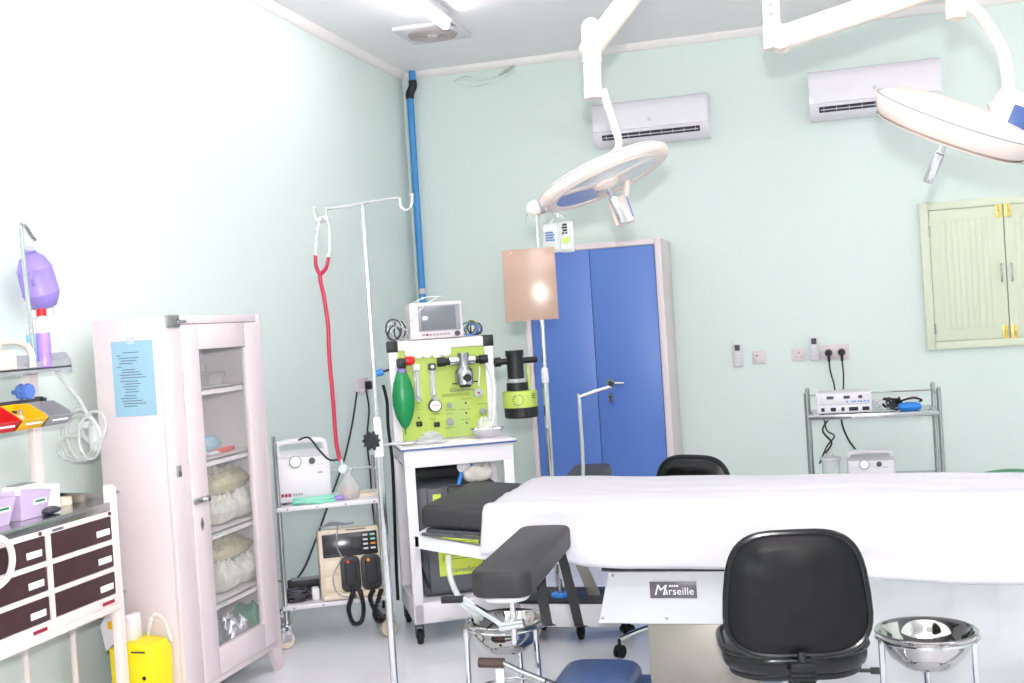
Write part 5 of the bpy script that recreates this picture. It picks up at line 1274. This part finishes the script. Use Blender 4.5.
b = B(); p0, p1, p2 = q1(592, 62), q1(592.5, 75), q1(593, 90)
b.cyl(p2, p0, .036, seg=24); b.build('joint_sleeve', 'cream', t); b = B(); b.cyl(p2-Vector((0, 0, .035)), p2+Vector((0, 0, .012)), .038, seg=24); b.build('swivel_cap', 'cream', t)
e0 = q1(590, 50); e1 = q1(632, -5); dr_ = (e1-e0).normalized(); e1 = e0+dr_*.62
b = B(); b.cyl(p0-Vector((0, 0, .005)), q1(591, 28), .04, seg=24); b.sph(q1(591, 28), .04, seg=18); b.build('elbow_joint', 'cream', t)
mm = axes((e0+e1)/2, dr_, dr_.cross(Vector((0, 0, 1))).normalized(), dr_.cross(dr_.cross(Vector((0, 0, 1))).normalized()))
b = B(); b.box((0, 0, 0), ((e1-e0).length+.06, .065, .085), .02, mm, 3); b.build('spring_arm', 'cream', t)
b = B(); b.cyl(e1+Vector((.02, 0, -.06)), Vector((e1.x+.02, e1.y, ZC-.03)), .04, seg=24); b.lathe([(.0, ZC-.04), (.1, ZC-.035), (.12, ZC-.02), (.12, ZC), (0, ZC)], 30, Matrix.Translation((e1.x+.02, e1.y, 0))); b.build('ceiling_column', 'cream', t)
# right light, seen edge-on
C2 = AY(950, 131, 4.5)
t = thing('surgical_light', 'white surgical light seen edge-on at the upper right of the room', 'surgical light', (C2.x, C2.y, 0))
def q2(px, py, y=4.5): p_ = AY(px, py, y); return Vector((p_.x-C2.x, p_.y-C2.y, p_.z))
m, hd = light_head(t, (0, 0, C2.z), (-.412, .258, -.858), (.87, .235, -.434), .29, 1, [(.7, -.024), (.86, -.022), (.93, -.01), (1, .03), (1.02, .05), (1.01, .055), (.99, .056), (.93, .07), (.75, .09), (.5, .1), (.2, .106), (0, .106)])
b = B(); b.cyl(m @ Vector((.285, 0, 0)), m @ Vector((.35, 0, 0)), .036, seg=20); b.build('yoke_joint', 'cream', hd)
b = B(); ax_ = Vector((.9, .1, -.42)).normalized(); ay_ = Vector((-.1, .995, 0)); ay_ = (ay_-ax_*ay_.dot(ax_)).normalized()
b.box((0, 0, 0), (.13, .09, .15), .02, axes(q2(1010, 112), ax_, ay_, ax_.cross(ay_))); b.cyl(q2(1010, 112), m @ Vector((.33, 0, 0)), .03, seg=16); b.cyl(q2(997, 107), q2(990, 110), .026, seg=18); cb = b.build('control_box', 'cream', t)
b = B(); b.box((0.02, -.048, .0), (.075, .006, .075), .002, axes(q2(1012, 118), ax_, ay_, ax_.cross(ay_))); b.build('key_pad', 'navy', cb)
b = B(); b.tube([q2(955, 4), q2(968, 6), q2(980, 14), q2(996, 38), q2(1003, 52), q2(1007, 72), q2(1009, 100)], .021, 14); b.build('suspension_tube', 'cream', t)
b = B(); b.cyl(q2(956, 19), q2(955, -10), .036, seg=24); b.build('swivel_cap', 'cream', t)
e0 = q2(779, 39); e1 = q2(912, -6); dr_ = (e1-e0).normalized(); e1 = e0+dr_*((q2(955, 0).x-e0.x)/dr_.x)
mm = axes((e0+e1)/2, dr_, dr_.cross(Vector((0, 0, 1))).normalized(), dr_.cross(dr_.cross(Vector((0, 0, 1))).normalized()))
b = B(); b.box((0, 0, 0), ((e1-e0).length, .065, .09), .02, mm, 3); b.build('spring_arm', 'cream', t)
b = B(); b.cyl(e1+Vector((0, 0, .05)), q2(956, 10), .032, seg=20); b.build('arm_end', 'cream', t)
pj = q2(773, 40)
b = B(); b.cyl(pj-Vector((0, 0, .035)), pj+Vector((0, 0, .06)), .036, seg=24); b.cyl(pj+Vector((.03, -.05, .0)), pj+Vector((.03, .05, .0)), .045, seg=24); b.build('elbow_joint', 'cream', t)
b = B(); b.cyl(pj, Vector((pj.x, pj.y, ZC-.03)), .032, seg=24); b.lathe([(.0, ZC-.04), (.1, ZC-.035), (.12, ZC-.02), (.12, ZC), (0, ZC)], 30, Matrix.Translation((pj.x, pj.y, 0))); cc = b.build('ceiling_column', 'cream', t)
b = B()
for k in range(4): b.cyl(pj+Vector((-.0, -.031, .09+.035*k)), pj+Vector((0, -.034, .09+.035*k)), .006, seg=10)
b.build('screw', 'grey', cc)

# ------------------------------------------------------------------ camera, light, look
cam = bpy.data.cameras.new('camera'); co = bpy.data.objects.new('camera', cam); COL.objects.link(co)
mw = Matrix((CR, CU, -CF)).transposed().to_4x4(); mw.translation = CAM; co.matrix_world = mw
cam.sensor_width = 36; cam.lens = 36*FPX/1024; cam.clip_start = .05
SC.camera = co
fl = bpy.data.lights.new('camera_flash', 'AREA'); fl.shape = 'DISK'; fl.size = .09; fl.energy = FLASH = 48
fo = bpy.data.objects.new('camera_flash', fl); COL.objects.link(fo)
fo.location = (.02, -.06, 1.72); fo.rotation_euler = (R(128), 0, R(14))
w = bpy.data.worlds.new('world'); SC.world = w; w.use_nodes = True
w.node_tree.nodes['Background'].inputs['Color'].default_value = (1, 1, 1, 1); w.node_tree.nodes['Background'].inputs['Strength'].default_value = .3
vs = SC.view_settings; vs.view_transform = 'Standard'; vs.look = 'None'; vs.gamma = 1; vs.use_curve_mapping = False; vs.exposure = 1.78
